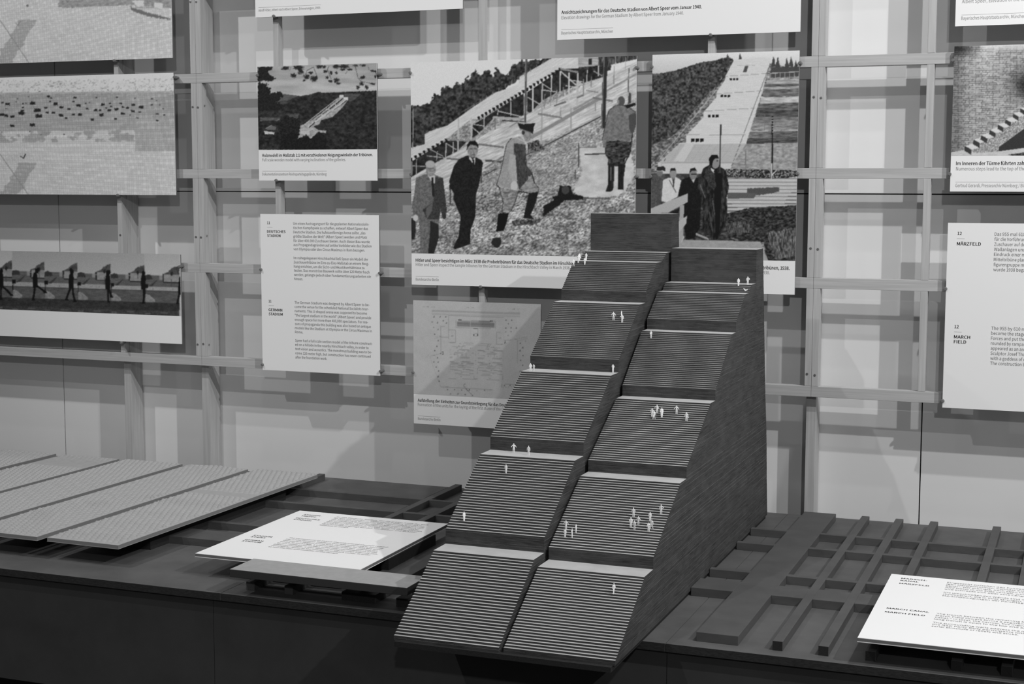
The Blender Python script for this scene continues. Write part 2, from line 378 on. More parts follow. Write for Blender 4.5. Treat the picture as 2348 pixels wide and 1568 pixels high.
class Letters:
    """collects lines of lettering in (u, v) of a flat face; m = ink"""
    def __init__(s): s.v = []; s.f = []; s.mi = []; s.n = 0
    def line(s, txt, u0, v0, u1, cap, m=1, bold=False):
        txt = txt.replace('“', '"').replace('”', '"').replace('’', "'")
        co, fs = glyphs(txt, bold)
        wd = co[:, 0].max()-co[:, 0].min()
        k = (u1-u0)/wd
        cap *= 1.05
        for du, dv in (((0, 0), (.020, 0), (-.020, 0), (.010, 0), (-.010, 0)) if bold else ((0, 0),)):
            a = np.stack([u0+(co[:, 0]-co[:, 0].min()+du*CAPH/.72)*k, v0+(co[:, 1]+dv*CAPH/.72)*cap/CAPH], 1)
            s.v.append(a); s.f += [[i+s.n for i in f] for f in fs]; s.mi += [m]*len(fs); s.n += len(a)
    def rect(s, u0, u1, v0, v1, m=3):
        s.v.append(np.array([(u0, v0), (u1, v0), (u1, v1), (u0, v1)])); s.f.append([s.n, s.n+1, s.n+2, s.n+3]); s.mi.append(m); s.n += 4
    def build(s, parent, fn):
        P = np.concatenate(s.v); me = bpy.data.meshes.new('lettering')
        me.from_pydata([fn(a, b) for a, b in P], [], s.f)
        for q in (M_INK, M_INK2, M_INK3, M_RULE): me.materials.append(q)
        me.polygons.foreach_set('material_index', s.mi)
        return link('lettering', me, parent, kind='stuff')

PY = 3.852
def panel(label, x0, x1, z0, z1, name=None, group=None):
    nm = 'text_sign' if 'text panel' in label else 'caption_sign' if ('caption' in label and 'photo' not in label) or 'quotation' in label else 'photo_display'
    t = thing(nm, label, 'sign' if nm != 'photo_display' else 'picture', ((x0+x1)/2, PY, z0), 0, group)
    w = (x1-x0)/2; h = z1-z0
    box('core_board', (-w, w, .0012, .006, 0, h), M_CORE, t)
    box('face_sheet', (-w, w, 0, .0012, 0, h), M_CARD, t)
    return t
def put(t, L):
    xc, z0 = t.location.x, t.location.z
    return L.build(t, lambda a, b: (a-xc, -.0003, b-z0))
def wl(L, o, s, txt, x, y, xr, cap, m=1, bold=False):
    """line of lettering on an upright panel"""
    a = at(o[0]+x/s, o[1]+y/s, y=PY); b = at(o[0]+xr/s, o[1]+y/s, y=PY)
    L.line(txt, float(a[0]), float(a[2]), float(b[0]), cap, m, bold)
def wr(L, o, s, x, y, xr, th=.0007, m=3):
    a = at(o[0]+x/s, o[1]+y/s, y=PY); b = at(o[0]+xr/s, o[1]+y/s, y=PY)
    L.rect(float(a[0]), float(b[0]), float(a[2]), float(a[2])+th, m)

# ------------------------------------------------------------------ printed pictures
_rs = np.random.RandomState(7)
_NT = _rs.rand(256, 256)
def vn(x, y):
    xi = np.floor(x).astype(int); yi = np.floor(y).astype(int); fx = x-xi; fy = y-yi
    fx = fx*fx*(3-2*fx); fy = fy*fy*(3-2*fy)
    a = _NT[xi % 256, yi % 256]; b = _NT[(xi+1) % 256, yi % 256]; c = _NT[xi % 256, (yi+1) % 256]; d = _NT[(xi+1) % 256, (yi+1) % 256]
    return (a*(1-fx)+b*fx)*(1-fy)+(c*(1-fx)+d*fx)*fy
def fbm(x, y, o=4):
    s = 0; a = .5; t = 0
    for i in range(o):
        s = s+a*vn(x*2**i+17*i, y*2**i+31*i); t += a; a *= .55
    return s/t
class Pic:
    def __init__(s, x, y): s.x = x; s.y = y; s.g = np.full(x.shape, .8)
    def poly(s, pts, v, jit=0, js=12, mask=None):
        x, y = s.x, s.y
        if jit:
            x = x+(fbm(s.x/js, s.y/js, 3)-.5)*jit; y = y+(fbm(s.x/js+50, s.y/js+9, 3)-.5)*jit
        P = np.array(pts, float)
        lo = P.min(0)-jit; hi = P.max(0)+jit
        idx = np.nonzero((s.x >= lo[0]) & (s.x <= hi[0]) & (s.y >= lo[1]) & (s.y <= hi[1]))[0]
        if len(idx) == 0: return idx
        xx, yy = x[idx], y[idx]; ins = np.zeros(len(idx), bool)
        for (ax, ay), (bx, by) in zip(P, np.roll(P, -1, 0)):
            if ay == by: continue
            c = ((ay > yy) != (by > yy)) & (xx < (bx-ax)*(yy-ay)/(by-ay)+ax); ins ^= c
        idx = idx[ins]
        s.g[idx] = v(s.x[idx], s.y[idx]) if callable(v) else v
        return idx
    def line(s, x0, y0, x1, y1, w, v):
        dx, dy = x1-x0, y1-y0; L = math.hypot(dx, dy)+1e-9; nx, ny = -dy/L*w/2, dx/L*w/2
        s.poly([(x0+nx, y0+ny), (x1+nx, y1+ny), (x1-nx, y1-ny), (x0-nx, y0-ny)], v)
    def ell(s, cx, cy, rx, ry, v):
        k = ((s.x-cx)/rx)**2+((s.y-cy)/ry)**2 < 1
        s.g[k] = v(s.x[k], s.y[k]) if callable(v) else v
def edge(p, pts, w=5, v=.2):
    for (a, b), (c, d) in zip(pts, pts[1:]+pts[:1]): p.line(a, b, c, d, w, v)
def nz(b, a, sx=10, sy=10, o=3, ang=0):
    ca, sa = math.cos(ang), math.sin(ang)
    return lambda x, y: np.clip(b+a*2*(fbm((x*ca-y*sa)/sx, (x*sa+y*ca)/sy, o)-.5)*1.6, .08, 1)

def print_sheet(t, x0, x1, z0, z1, org, s, paint, pitch=1.25, grain=.05):
    """picture area printed on a panel; the tone is stored on a fine mesh"""
    c = [proj(np.array([x, PY, z])) for x, z in ((x0, z0), (x1, z0), (x1, z1), (x0, z1))]
    nu = max(8, int(abs(c[1][0]-c[0][0])/pitch)); nv = max(8, int(abs(c[3][1]-c[0][1])/pitch))
    U, V = np.meshgrid(np.linspace(x0, x1, nu), np.linspace(z0, z1, nv))
    P = np.stack([U.ravel(), np.full(U.size, PY), V.ravel()], 1)
    px, py = proj(P)
    pic = Pic((px-org[0])*s, (py-org[1])*s); paint(pic)
    G = pic.g.reshape(nv, nu)
    for _ in range(1):
        G = np.pad(G, 1, 'edge'); G = (G[:-2]+2*G[1:-1]+G[2:])/4; G = (G[:, :-2]+2*G[:, 1:-1]+G[:, 2:])/4
    G = G+(_rs.rand(nv, nu)-.5)*grain
    g = np.clip(G.ravel(), .12, .97)
    xc, zc = t.location.x, t.location.z
    co = np.stack([P[:, 0]-xc, np.full(len(P), -.0002), P[:, 2]-zc], 1)
    i = np.arange(nu*nv).reshape(nv, nu)
    q = np.stack([i[:-1, :-1], i[:-1, 1:], i[1:, 1:], i[1:, :-1]], -1).reshape(-1, 4)
    me = bpy.data.meshes.new('printed_picture'); me.vertices.add(len(co)); me.vertices.foreach_set('co', co.ravel())
    me.loops.add(q.size); me.loops.foreach_set('vertex_index', q.ravel().astype(np.int32))
    me.polygons.add(len(q)); me.polygons.foreach_set('loop_start', np.arange(0, q.size, 4, dtype=np.int32))
    me.update(calc_edges=True)
    ca = me.color_attributes.new('ink', 'FLOAT_COLOR', 'POINT')
    v = .84*g**2.2; col = np.stack([v, v, v, np.ones(len(v))], 1)
    ca.data.foreach_set('color', col.ravel())
    me.materials.append(M_PINK)
    return link('printed_picture', me, t)

# --- 1 construction photo with four men
def p_big(p):
    g = p
    p.g[:] = nz(.68, .30, 11, 5, 5, .5)(p.x, p.y)*(.78+.44*fbm(p.x/90, p.y/45, 3))
    # grassy slope lightness: darker to the lower left
    p.poly([(0, 1180), (500, 1050), (1690, 1000), (1690, 1560), (0, 1560)], lambda x, y: nz(.66, .42, 12, 6, 5, .4)(x, y)*(.62+.7*fbm(x/80, y/42, 3)))
    p.poly([(-20, 30), (1720, 0), (1720, 110), (830, 330), (0, 460)], .95)
    p.poly([(-20, 405), (60, 398), (150, 380), (180, 310), (225, 320), (265, 240), (320, 262), (345, 222), (400, 235), (425, 185), (455, 200), (490, 115), (520, 175), (560, 150), (590, 125), (625, 190), (650, 108), (690, 165), (725, 170), (770, 110), (835, 60), (870, 80), (930, 55), (1075, 42), (1500, 10), (1500, 140), (840, 190), (640, 320), (300, 545), (115, 615), (115, 690), (-20, 730)], nz(.25, .17, 16, 16, 4), jit=42, js=20)
    # sand and boards behind the scaffold
    p.poly([(-20, 950), (430, 700), (640, 560), (870, 470), (1440, 180), (1720, 60), (1720, 330), (1450, 480), (1000, 660), (880, 700), (640, 830), (540, 900), (300, 1010), (0, 1120)], nz(.84, .14, 60, 6, 3, .42))
    p.poly([(-20, 722), (112, 688), (112, 612), (150, 590), (280, 548), (480, 405), (640, 300), (760, 262), (815, 232), (820, 182), (880, 150), (1065, 42), (1265, 34), (1262, 118), (1125, 122), (850, 300), (640, 425), (510, 502), (460, 498), (270, 652), (-20, 818)], nz(.88, .06, 60, 5, 3, .5))
    D = nz(.2, .08, 20, 20)
    p.poly([(0, 825), (275, 660), (425, 668), (360, 738), (210, 815), (0, 940)], D)
    p.poly([(470, 545), (520, 515), (645, 435), (852, 308), (852, 470), (800, 490), (640, 478), (560, 560), (500, 620), (468, 640)], D)
    p.poly([(878, 300), (1125, 135), (1262, 150), (1262, 245), (1100, 300), (985, 365), (900, 455), (878, 440)], D)
    p.poly([(1255, 130), (1445, 120), (1445, 185), (1290, 232), (1250, 200)], D)
    p.poly([(1262, 36), (1412, 34), (1412, 100), (1262, 112)], nz(.72, .12, 60, 4, 2)); p.poly([(1340, 48), (1362, 48), (1362, 92), (1340, 92)], .2)
    p.poly([(1415, 25), (1700, 18), (1700, 50), (1520, 90), (1415, 110)], nz(.3, .2, 8, 30))
    for a, b, c, d, n in ((8, 800, 272, 655, 9), (515, 490, 1125, 125, 23)):
        for i in range(n):
            x = a+(c-a)*i/(n-1); y = b+(d-b)*i/(n-1); p.poly([(x-13, y-8), (x+10, y-10), (x+10, y+16), (x-2, y+14)], .14)
    for l in [(365, 490, 360, 740, 13, .78), (462, 492, 460, 650, 12, .8), (270, 680, 268, 790, 8, .75), (325, 670, 322, 760, 8, .75), (205, 740, 200, 810, 7, .7), (50, 800, 48, 920, 7, .7), (15, 820, 14, 930, 6, .7),
              (640, 490, 637, 580, 8, .5), (558, 470, 556, 570, 8, .75), (757, 370, 755, 475, 9, .8), (660, 430, 658, 470, 7, .8), (922, 260, 920, 450, 11, .85), (992, 230, 985, 690, 12, .72), (1062, 175, 1060, 290, 9, .85), (1055, 290, 1053, 400, 7, .6),
              (1127, 140, 1125, 300, 9, .85), (1193, 150, 1190, 380, 10, .85), (1258, 155, 1252, 410, 15, .8), (1328, 130, 1326, 225, 8, .8), (1413, 100, 1411, 180, 8, .85), (1300, 200, 1298, 330, 7, .6), (1360, 180, 1358, 260, 7, .6), (1100, 280, 1098, 390, 7, .6), (1010, 310, 1008, 420, 7, .6), (1150, 260, 1148, 330, 7, .55), (1208, 415, 1206, 570, 12, .7), (1130, 410, 1128, 480, 7, .6), (1640, 120, 1636, 300, 8, .4), (1540, 30, 1540, 90, 7, .8), (1615, 30, 1615, 130, 6, .7), (1530, 100, 1528, 240, 6, .6), (1390, 380, 1388, 440, 7, .6),
              (270, 680, 350, 730, 7, .75), (160, 730, 250, 780, 7, .7), (125, 775, 260, 790, 6, .75), (20, 850, 120, 855, 6, .7), (480, 540, 560, 552, 7, .8), (465, 560, 520, 605, 7, .8), (660, 440, 830, 480, 8, .8), (880, 335, 975, 390, 8, .8), (1000, 240, 1060, 280, 7, .8), (985, 280, 1100, 297, 8, .8), (1127, 140, 1245, 245, 10, .85), (1215, 210, 1300, 222, 7, .85), (1165, 250, 1250, 262, 6, .85), (1125, 122, 1260, 150, 14, .6), (1375, 140, 1440, 175, 7, .7),
              (620, 485, 860, 500, 16, .72), (275, 648, 440, 665, 12, .6), (515, 688, 705, 712, 14, .5), (275, 795, 400, 805, 12, .45), (565, 810, 690, 820, 16, .35), (690, 510, 860, 520, 10, .3),
              (905, 640, 1420, 345, 26, .6), (560, 870, 700, 780, 14, .55), (1225, 430, 1700, 160, 14, .62), (745, 560, 860, 490, 10, .6), (960, 460, 1140, 490, 14, .55), (1010, 700, 1430, 480, 9, .3), (1160, 610, 1430, 470, 6, .75), (870, 770, 1130, 640, 8, .35), (560, 920, 650, 870, 8, .3), (1370, 340, 1520, 365, 14, .5), (1320, 285, 1410, 300, 6, .5), (1250, 340, 1300, 320, 10, .45), (1080, 400, 1170, 370, 12, .45), (20, 1420, 310, 1240, 14, .7), (385, 450, 640, 300, 4, .5)]:
        p.line(*l)
    for i in range(26):
        x = 480+i*47; y = 405-(x-480)*.62+_rs.rand()*6; p.line(x, y, x, y-26, 5, .6)
    p.line(25, 420, 22, 720, 7, .65); p.line(770, 90, 768, 235, 5, .35)
    p.line(871, 50, 862, 525, 17, .35); p.line(866, 50, 857, 525, 5, .62)
    p.line(1465, 28, 1447, 570, 32, .22); p.line(1455, 28, 1437, 570, 7, .5)
    # trodden path
    p.poly([(1270, 720), (1480, 700), (1660, 760), (1690, 930), (1600, 1040), (1560, 1080), (1250, 1090), (1220, 1040), (1290, 900)], nz(.86, .07, 60, 30, 3), jit=30)
    p.line(1310, 765, 1470, 758, 10, .3); p.line(1290, 712, 1400, 710, 6, .45)
    for l in [(1265, 680, 1262, 860, 9, .3), (1240, 880, 1240, 950, 9, .35), (300, 990, 303, 1140, 9, .25), (537, 850, 535, 980, 10, .35), (820, 1260, 815, 1320, 16, .5)]: p.line(*l)
    p.poly([(1120, 1000), (1200, 1000), (1222, 1060), (1300, 1080), (1300, 1100), (1160, 1110), (1110, 1150), (1000, 1230), (1000, 1150), (1075, 1110), (1070, 1080), (1110, 1070)], .14, jit=16)
    p.ell(1165, 1030, 30, 32, .3); p.line(1300, 1090, 1500, 1095, 10, .4)
    p.poly([(880, 680), (960, 655), (1010, 730), (940, 740), (880, 760)], nz(.35, .3, 10, 10), jit=20)
    p.poly([(620, 1400), (680, 1385), (690, 1430), (650, 1470), (610, 1440)], .2, jit=20)
    p.poly([(760, 1260), (960, 1250), (1000, 1240), (950, 1290), (780, 1300)], nz(.35, .25, 10, 10), jit=20)
    # man in grey suit, far left
    p.poly([(-5, 1240), (40, 1250), (45, 1330), (35, 1400), (-5, 1400)], .2)
    p.poly([(45, 940), (110, 912), (190, 918), (248, 942), (262, 1060), (278, 1190), (265, 1245), (243, 1240), (232, 1180), (215, 1290), (216, 1390), (180, 1510), (75, 1512), (78, 1385), (68, 1262), (25, 1240), (16, 1150), (35, 1040)], nz(.46, .1, 8, 8))
    p.poly([(185, 935), (248, 942), (262, 1060), (278, 1190), (245, 1240), (228, 1170), (218, 1250), (130, 1252), (95, 1180), (175, 1120)], nz(.27, .06, 8, 8))
    p.poly([(150, 1260), (215, 1290), (216, 1390), (180, 1510), (135, 1512), (150, 1350)], .2)
    p.poly([(120, 1170), (170, 1125), (165, 1190), (125, 1252)], .42)
    p.poly([(130, 915), (188, 920), (186, 985), (165, 975)], .85); p.line(168, 935, 176, 1080, 16, .18)
    p.ell(156, 875, 38, 55, nz(.6, .1, 14, 14)); p.ell(152, 838, 36, 28, .75); p.line(138, 868, 180, 868, 4, .35); p.line(145, 900, 178, 898, 5, .85)
    p.ell(42, 1240, 20, 24, .85); p.ell(258, 1228, 14, 22, .25)
    # man in black suit
    p.poly([(430, 772), (370, 798), (330, 850), (294, 965), (300, 1010), (328, 1055), (325, 1100), (380, 1230), (365, 1380), (322, 1465), (340, 1475), (450, 1438), (455, 1330), (490, 1230), (496, 1060), (516, 1000), (548, 830), (535, 805), (495, 785)], nz(.16, .04, 10, 10))
    p.ell(470, 728, 40, 60, nz(.6, .1, 12, 12)); p.poly([(425, 735), (428, 690), (450, 665), (490, 662), (512, 690), (512, 720), (500, 700), (455, 690), (438, 710)], .13)
    p.line(448, 722, 466, 724, 5, .2); p.line(482, 724, 500, 722, 5, .2); p.line(462, 768, 488, 768, 4, .35); p.line(474, 730, 476, 752, 4, .5)
    p.poly([(440, 775), (470, 800), (492, 785), (486, 840), (470, 830), (445, 800)], .85); p.line(474, 800, 476, 850, 12, .14)
    # man in tunic and cap, climbing
    edge(p, [(760, 645), (725, 690), (704, 790), (680, 900), (650, 995), (672, 1015), (700, 1120), (690, 1200), (755, 1190), (790, 1110), (812, 1038), (890, 1055), (955, 1060), (966, 1020), (935, 985), (912, 905), (870, 850), (862, 690)], 9, .22)
    p.poly([(820, 628), (760, 645), (725, 690), (704, 790), (680, 900), (650, 995), (700, 1010), (835, 1030), (880, 1030), (905, 900), (870, 850), (862, 690), (850, 650)], nz(.66, .07, 10, 10))
    p.poly([(780, 680), (860, 690), (870, 850), (912, 905), (905, 930), (885, 925), (890, 1040), (820, 1030), (800, 960), (770, 960)], nz(.3, .08, 9, 14))
    p.poly([(750, 760), (790, 770), (805, 965), (770, 975), (735, 880)], nz(.72, .05, 9, 9))
    p.ell(780, 1002, 26, 38, .84); p.line(765, 1020, 768, 1045, 8, .84)
    p.poly([(672, 1015), (812, 1038), (790, 1110), (755, 1190), (690, 1200), (700, 1120)], nz(.58, .2, 14, 8)); p.line(700, 1190, 745, 1195, 14, .75)
    p.poly([(825, 1020), (885, 950), (935, 985), (966, 1020), (955, 1060), (890, 1055)], nz(.62, .15, 14, 8))
    p.poly([(662, 1208), (740, 1203), (720, 1290), (702, 1335), (645, 1345), (655, 1270)], .1)
    p.poly([(890, 1055), (960, 1045), (945, 1120), (905, 1215), (930, 1250), (850, 1240), (870, 1150)], .15)
    p.poly([(842, 600), (850, 572), (915, 590), (912, 640), (890, 668), (860, 665)], nz(.6, .1, 10, 10)); p.ell(849, 600, 12, 18, .25)
    p.poly([(805, 527), (850, 538), (940, 530), (928, 560), (922, 612), (905, 600), (870, 585), (822, 570)], .16); p.line(822, 578, 905, 600, 6, .5)
    p.line(800, 640, 860, 670, 8, .8)
    # man seen from behind
    edge(p, [(1545, 395), (1490, 440), (1468, 530), (1442, 660), (1470, 668), (1466, 760), (1490, 800), (1485, 845), (1600, 850), (1650, 745), (1668, 600), (1692, 540), (1690, 450), (1620, 400)], 9, .2)
    p.poly([(1545, 395), (1490, 440), (1468, 530), (1442, 660), (1445, 715), (1472, 712), (1480, 662), (1560, 658), (1650, 668), (1668, 600), (1692, 540), (1690, 450), (1620, 400)], nz(.5, .09, 12, 12))
    p.poly([(1640, 470), (1692, 450), (1692, 560), (1660, 610), (1640, 560)], .33)
    p.ell(1583, 365, 27, 36, .36); p.ell(1560, 370, 10, 16, .6); p.poly([(1605, 400), (1690, 375), (1692, 395), (1630, 420)], .15); p.poly([(1640, 300), (1655, 305), (1655, 380), (1632, 390)], .3)
    p.poly([(1470, 668), (1560, 660), (1652, 672), (1655, 745), (1640, 785), (1615, 790), (1600, 850), (1485, 845), (1490, 800), (1466, 760)], nz(.24, .2, 18, 8))
    p.poly([(1485, 840), (1532, 842), (1528, 960), (1522, 1030), (1500, 1045), (1464, 1045), (1485, 985)], nz(.16, .08, 6, 30)); p.poly([(1560, 840), (1614, 842), (1600, 950), (1600, 1030), (1558, 1025)], nz(.14, .06, 6, 30)); p.line(1505, 860, 1505, 960, 7, .5)

# --- 2 stand seen from the front with men in coats
def p_right(p):
    p.g[:] = nz(.55, .35, 22, 8, 4)(p.x, p.y)
    p.poly([(-20, 20), (1100, -10), (1100, 160), (860, 110), (560, 90), (0, 200)], lambda x, y: .97-.0008*(y-20))
    p.poly([(0, 188), (130, 175), (230, 148), (370, 102), (460, 92), (560, 62), (600, 80), (600, 120), (480, 290), (380, 430), (215, 600), (120, 660), (0, 700)], nz(.30, .2, 12, 12, 4), jit=16)
    p.poly([(470, 280), (400, 350), (200, 600), (130, 665), (0, 700), (0, 870), (70, 800), (210, 680), (270, 600), (470, 360)], nz(.5, .28, 14, 10, 4))
    p.poly([(870, 140), (1100, 130), (1100, 200), (865, 215)], .32, jit=10)
    for y, v in ((228, .7), (262, .4), (280, .68), (300, .45), (355, .8), (400, .42), (450, .35), (500, .5), (540, .58), (600, .45), (650, .32), (700, .6), (740, .62), (800, .6)):
        p.poly([(840-(y-228)*.33, y), (1100, y-8), (1100, y+50), (835-(y-228)*.33, y+50)], nz(v, .16, 40, 7, 4))
    p.poly([(640, 690), (1100, 680), (1100, 880), (560, 880)], nz(.66, .14, 20, 10, 4))
    for x in range(870, 1075, 34): p.line(x, 180, x, 225, 4, .75)
    p.line(865, 182, 1080, 170, 5, .8); p.line(865, 220, 1080, 210, 5, .7); p.line(700, 600, 1080, 592, 6, .8)
    for x, y in ((890, 95), (920, 100), (1015, 95), (985, 105), (1050, 120), (650, 70), (560, 75)): p.poly([(x-16, y+38), (x-6, y-10), (x, y-34), (x+8, y-8), (x+18, y+38)], .3, jit=10)
    p.poly([(605, 86), (740, 72), (865, 70), (866, 100), (842, 190), (805, 330), (757, 480), (692, 690), (600, 830), (560, 832), (75, 825), (72, 900), (70, 820), (215, 682), (262, 680), (262, 628), (385, 500), (386, 462), (478, 355), (480, 318), (540, 230), (545, 200)], lambda x, y: np.clip(.9-.04*(np.mod(y, 14) < 2.2)-.12*(y > 690)+.05*(fbm(x/60, y/5)-.5), 0, 1))
    p.poly([(60, 822), (600, 830), (560, 905), (60, 905)], .86)
    for i in range(8): p.line(230+i*52, 690, 150+i*50, 820, 2, .68)
    p.poly([(255, 690), (320, 690), (250, 815), (170, 815)], .86)
    for y, xa, xb in ((205, 545, 840), (330, 480, 805), (455, 386, 757), (625, 262, 690), (825, 75, 600)): p.line(xa, y, xb, y-22 if y < 500 else y, 3, .6)
    for x, y, n in ((575, 217, 3), (508, 337, 3), (418, 480, 3), (298, 652, 3)):
        for i in range(n):
            q = (15+(y-200)*.02); p.poly([(x+i*(q+8), y), (x+i*(q+8)+q, y-1), (x+i*(q+8)+q, y+q*.9), (x+i*(q+8), y+q)], .13)
    p.poly([(685, 130), (710, 128), (695, 175), (670, 175)], .35)
    for i in range(11): p.line(630+i*12, 124, 636+i*12, 124, 4, .6)
    for a in range(22):
        t = a/21; p.line(865-t*265, 110+t*715, 855-t*268, 150+t*700, 4, .4); p.line(590-t*500, 110+t*720, 580-t*500, 128+t*720, 4, .75 if a % 2 else .35)
    p.line(480, 300, 70, 800, 5, .75)
    p.poly([(545, 870), (1060, 880), (1060, 935), (545, 930)], nz(.35, .5, 7, 6, 3))
    p.poly([(545, 935), (980, 938), (1060, 920), (1060, 1180), (545, 1190)], lambda x, y: np.where(np.mod(y+.0*x, 26) < 5, .4, .82)-.1*(fbm(x/30, y/4)-.5))
    p.poly([(700, 1010), (930, 1000), (930, 1035), (780, 1060), (700, 1040)], .35, jit=14); p.poly([(560, 1040), (770, 1045), (750, 1080), (560, 1085)], .4)
    p.poly([(545, 1190), (720, 1150), (1060, 1130), (1060, 1535), (840, 1535), (820, 1400), (560, 1390)], nz(.24, .2, 14, 8, 4), jit=14)
    p.poly([(840, 1330), (1050, 1290), (1050, 1500), (900, 1520)], lambda x, y: np.clip(.35+.9*(fbm(x/5, y/22)-.45), .1, .8), jit=30)
    p.poly([(560, 1260), (720, 1240), (720, 1330), (560, 1330)], lambda x, y: np.clip(.3+.8*(fbm(x/5, y/20)-.45), .1, .7), jit=20)
    p.line(884, 490, 877, 940, 11, .14); p.line(878, 830, 876, 940, 7, .85); p.line(511, 550, 503, 860, 9, .18); p.line(690, 740, 688, 870, 4, .5); p.line(825, 480, 823, 590, 4, .5)
    for y in range(500, 620, 20): p.line(884, y, 883, y+7, 12, .7)
    p.poly([(880, 905), (915, 872), (905, 890), (880, 920)], .9)
    p.poly([(0, 905), (545, 905), (560, 1200), (560, 1400), (0, 1400)], nz(.3, .15, 20, 8))
    # men
    p.poly([(15, 920), (60, 905), (108, 930), (108, 1050), (80, 1120), (20, 1160), (0, 1150), (0, 1000)], nz(.36, .08, 8, 8)); p.ell(72, 900, 22, 24, .5); p.poly([(48, 880), (52, 856), (98, 850), (112, 862), (110, 885)], .2); p.line(50, 885, 95, 882, 4, .8)
    p.poly([(130, 935), (95, 950), (84, 1100), (120, 1112), (200, 1070), (226, 950), (190, 930)], nz(.9, .04, 8, 8)); p.ell(168, 905, 24, 34, .62); p.poly([(144, 895), (150, 866), (180, 862), (192, 890), (186, 882), (155, 884)], .18); p.poly([(158, 935), (182, 935), (172, 1000)], .5); p.line(170, 945, 172, 1000, 8, .2); p.line(140, 950, 190, 1040, 5, .3)
    p.poly([(290, 925), (235, 945), (205, 1050), (250, 1300), (262, 1375), (320, 1370), (360, 1290), (370, 1100), (350, 935)], nz(.13, .04, 8, 8)); p.ell(312, 912, 26, 38, .55); p.poly([(284, 900), (292, 868), (325, 860), (342, 890), (330, 882), (300, 884)], .16); p.line(298, 908, 336, 908, 4, .15); p.poly([(300, 948), (325, 945), (316, 972)], .85)
    p.poly([(430, 840), (385, 865), (350, 960), (345, 1030), (375, 1100), (385, 1200), (370, 1320), (430, 1340), (440, 1385), (500, 1370), (515, 1330), (545, 1280), (556, 1180), (552, 1080), (570, 1000), (548, 880), (500, 850)], nz(.2, .14, 9, 28, 3))
    p.poly([(470, 900), (520, 900), (500, 1330), (475, 1380), (465, 1100)], .1)
    p.poly([(400, 870), (450, 870), (480, 1000), (455, 1020), (400, 940)], nz(.26, .1, 7, 7)); p.line(360, 980, 400, 1080, 6, .5); p.line(450, 1080, 468, 1200, 6, .4); p.line(430, 1180, 450, 1320, 8, .35)
    p.ell(472, 825, 30, 42, .6); p.poly([(428, 840), (426, 795), (445, 768), (485, 768), (500, 795), (470, 792), (455, 812), (448, 845)], .12); p.line(478, 812, 492, 812, 4, .2)
    p.poly([(438, 862), (470, 880), (468, 905), (445, 885)], .9); p.line(466, 880, 468, 910, 10, .15)
    # fence and board walk
    p.poly([(5, 1155), (275, 1045), (273, 1108), (130, 1186), (5, 1192)], .76); p.poly([(140, 1188), (215, 1150), (205, 1190)], .16)
    p.poly([(217, 1130), (247, 1128), (240, 1350), (235, 1430), (205, 1442), (208, 1300)], .72)
    p.poly([(207, 1247), (267, 1207), (264, 1262), (207, 1327)], .78)
    p.poly([(330, 1328), (420, 1365), (425, 1382), (330, 1345)], .7); p.poly([(240, 1350), (250, 1358), (230, 1410), (222, 1400)], .8)
    p.poly([(150, 1535), (175, 1445), (250, 1378), (795, 1392), (815, 1440), (858, 1540)], nz(.70, .04, 20, 10))
    p.line(580, 1365, 635, 1382, 5, .6)

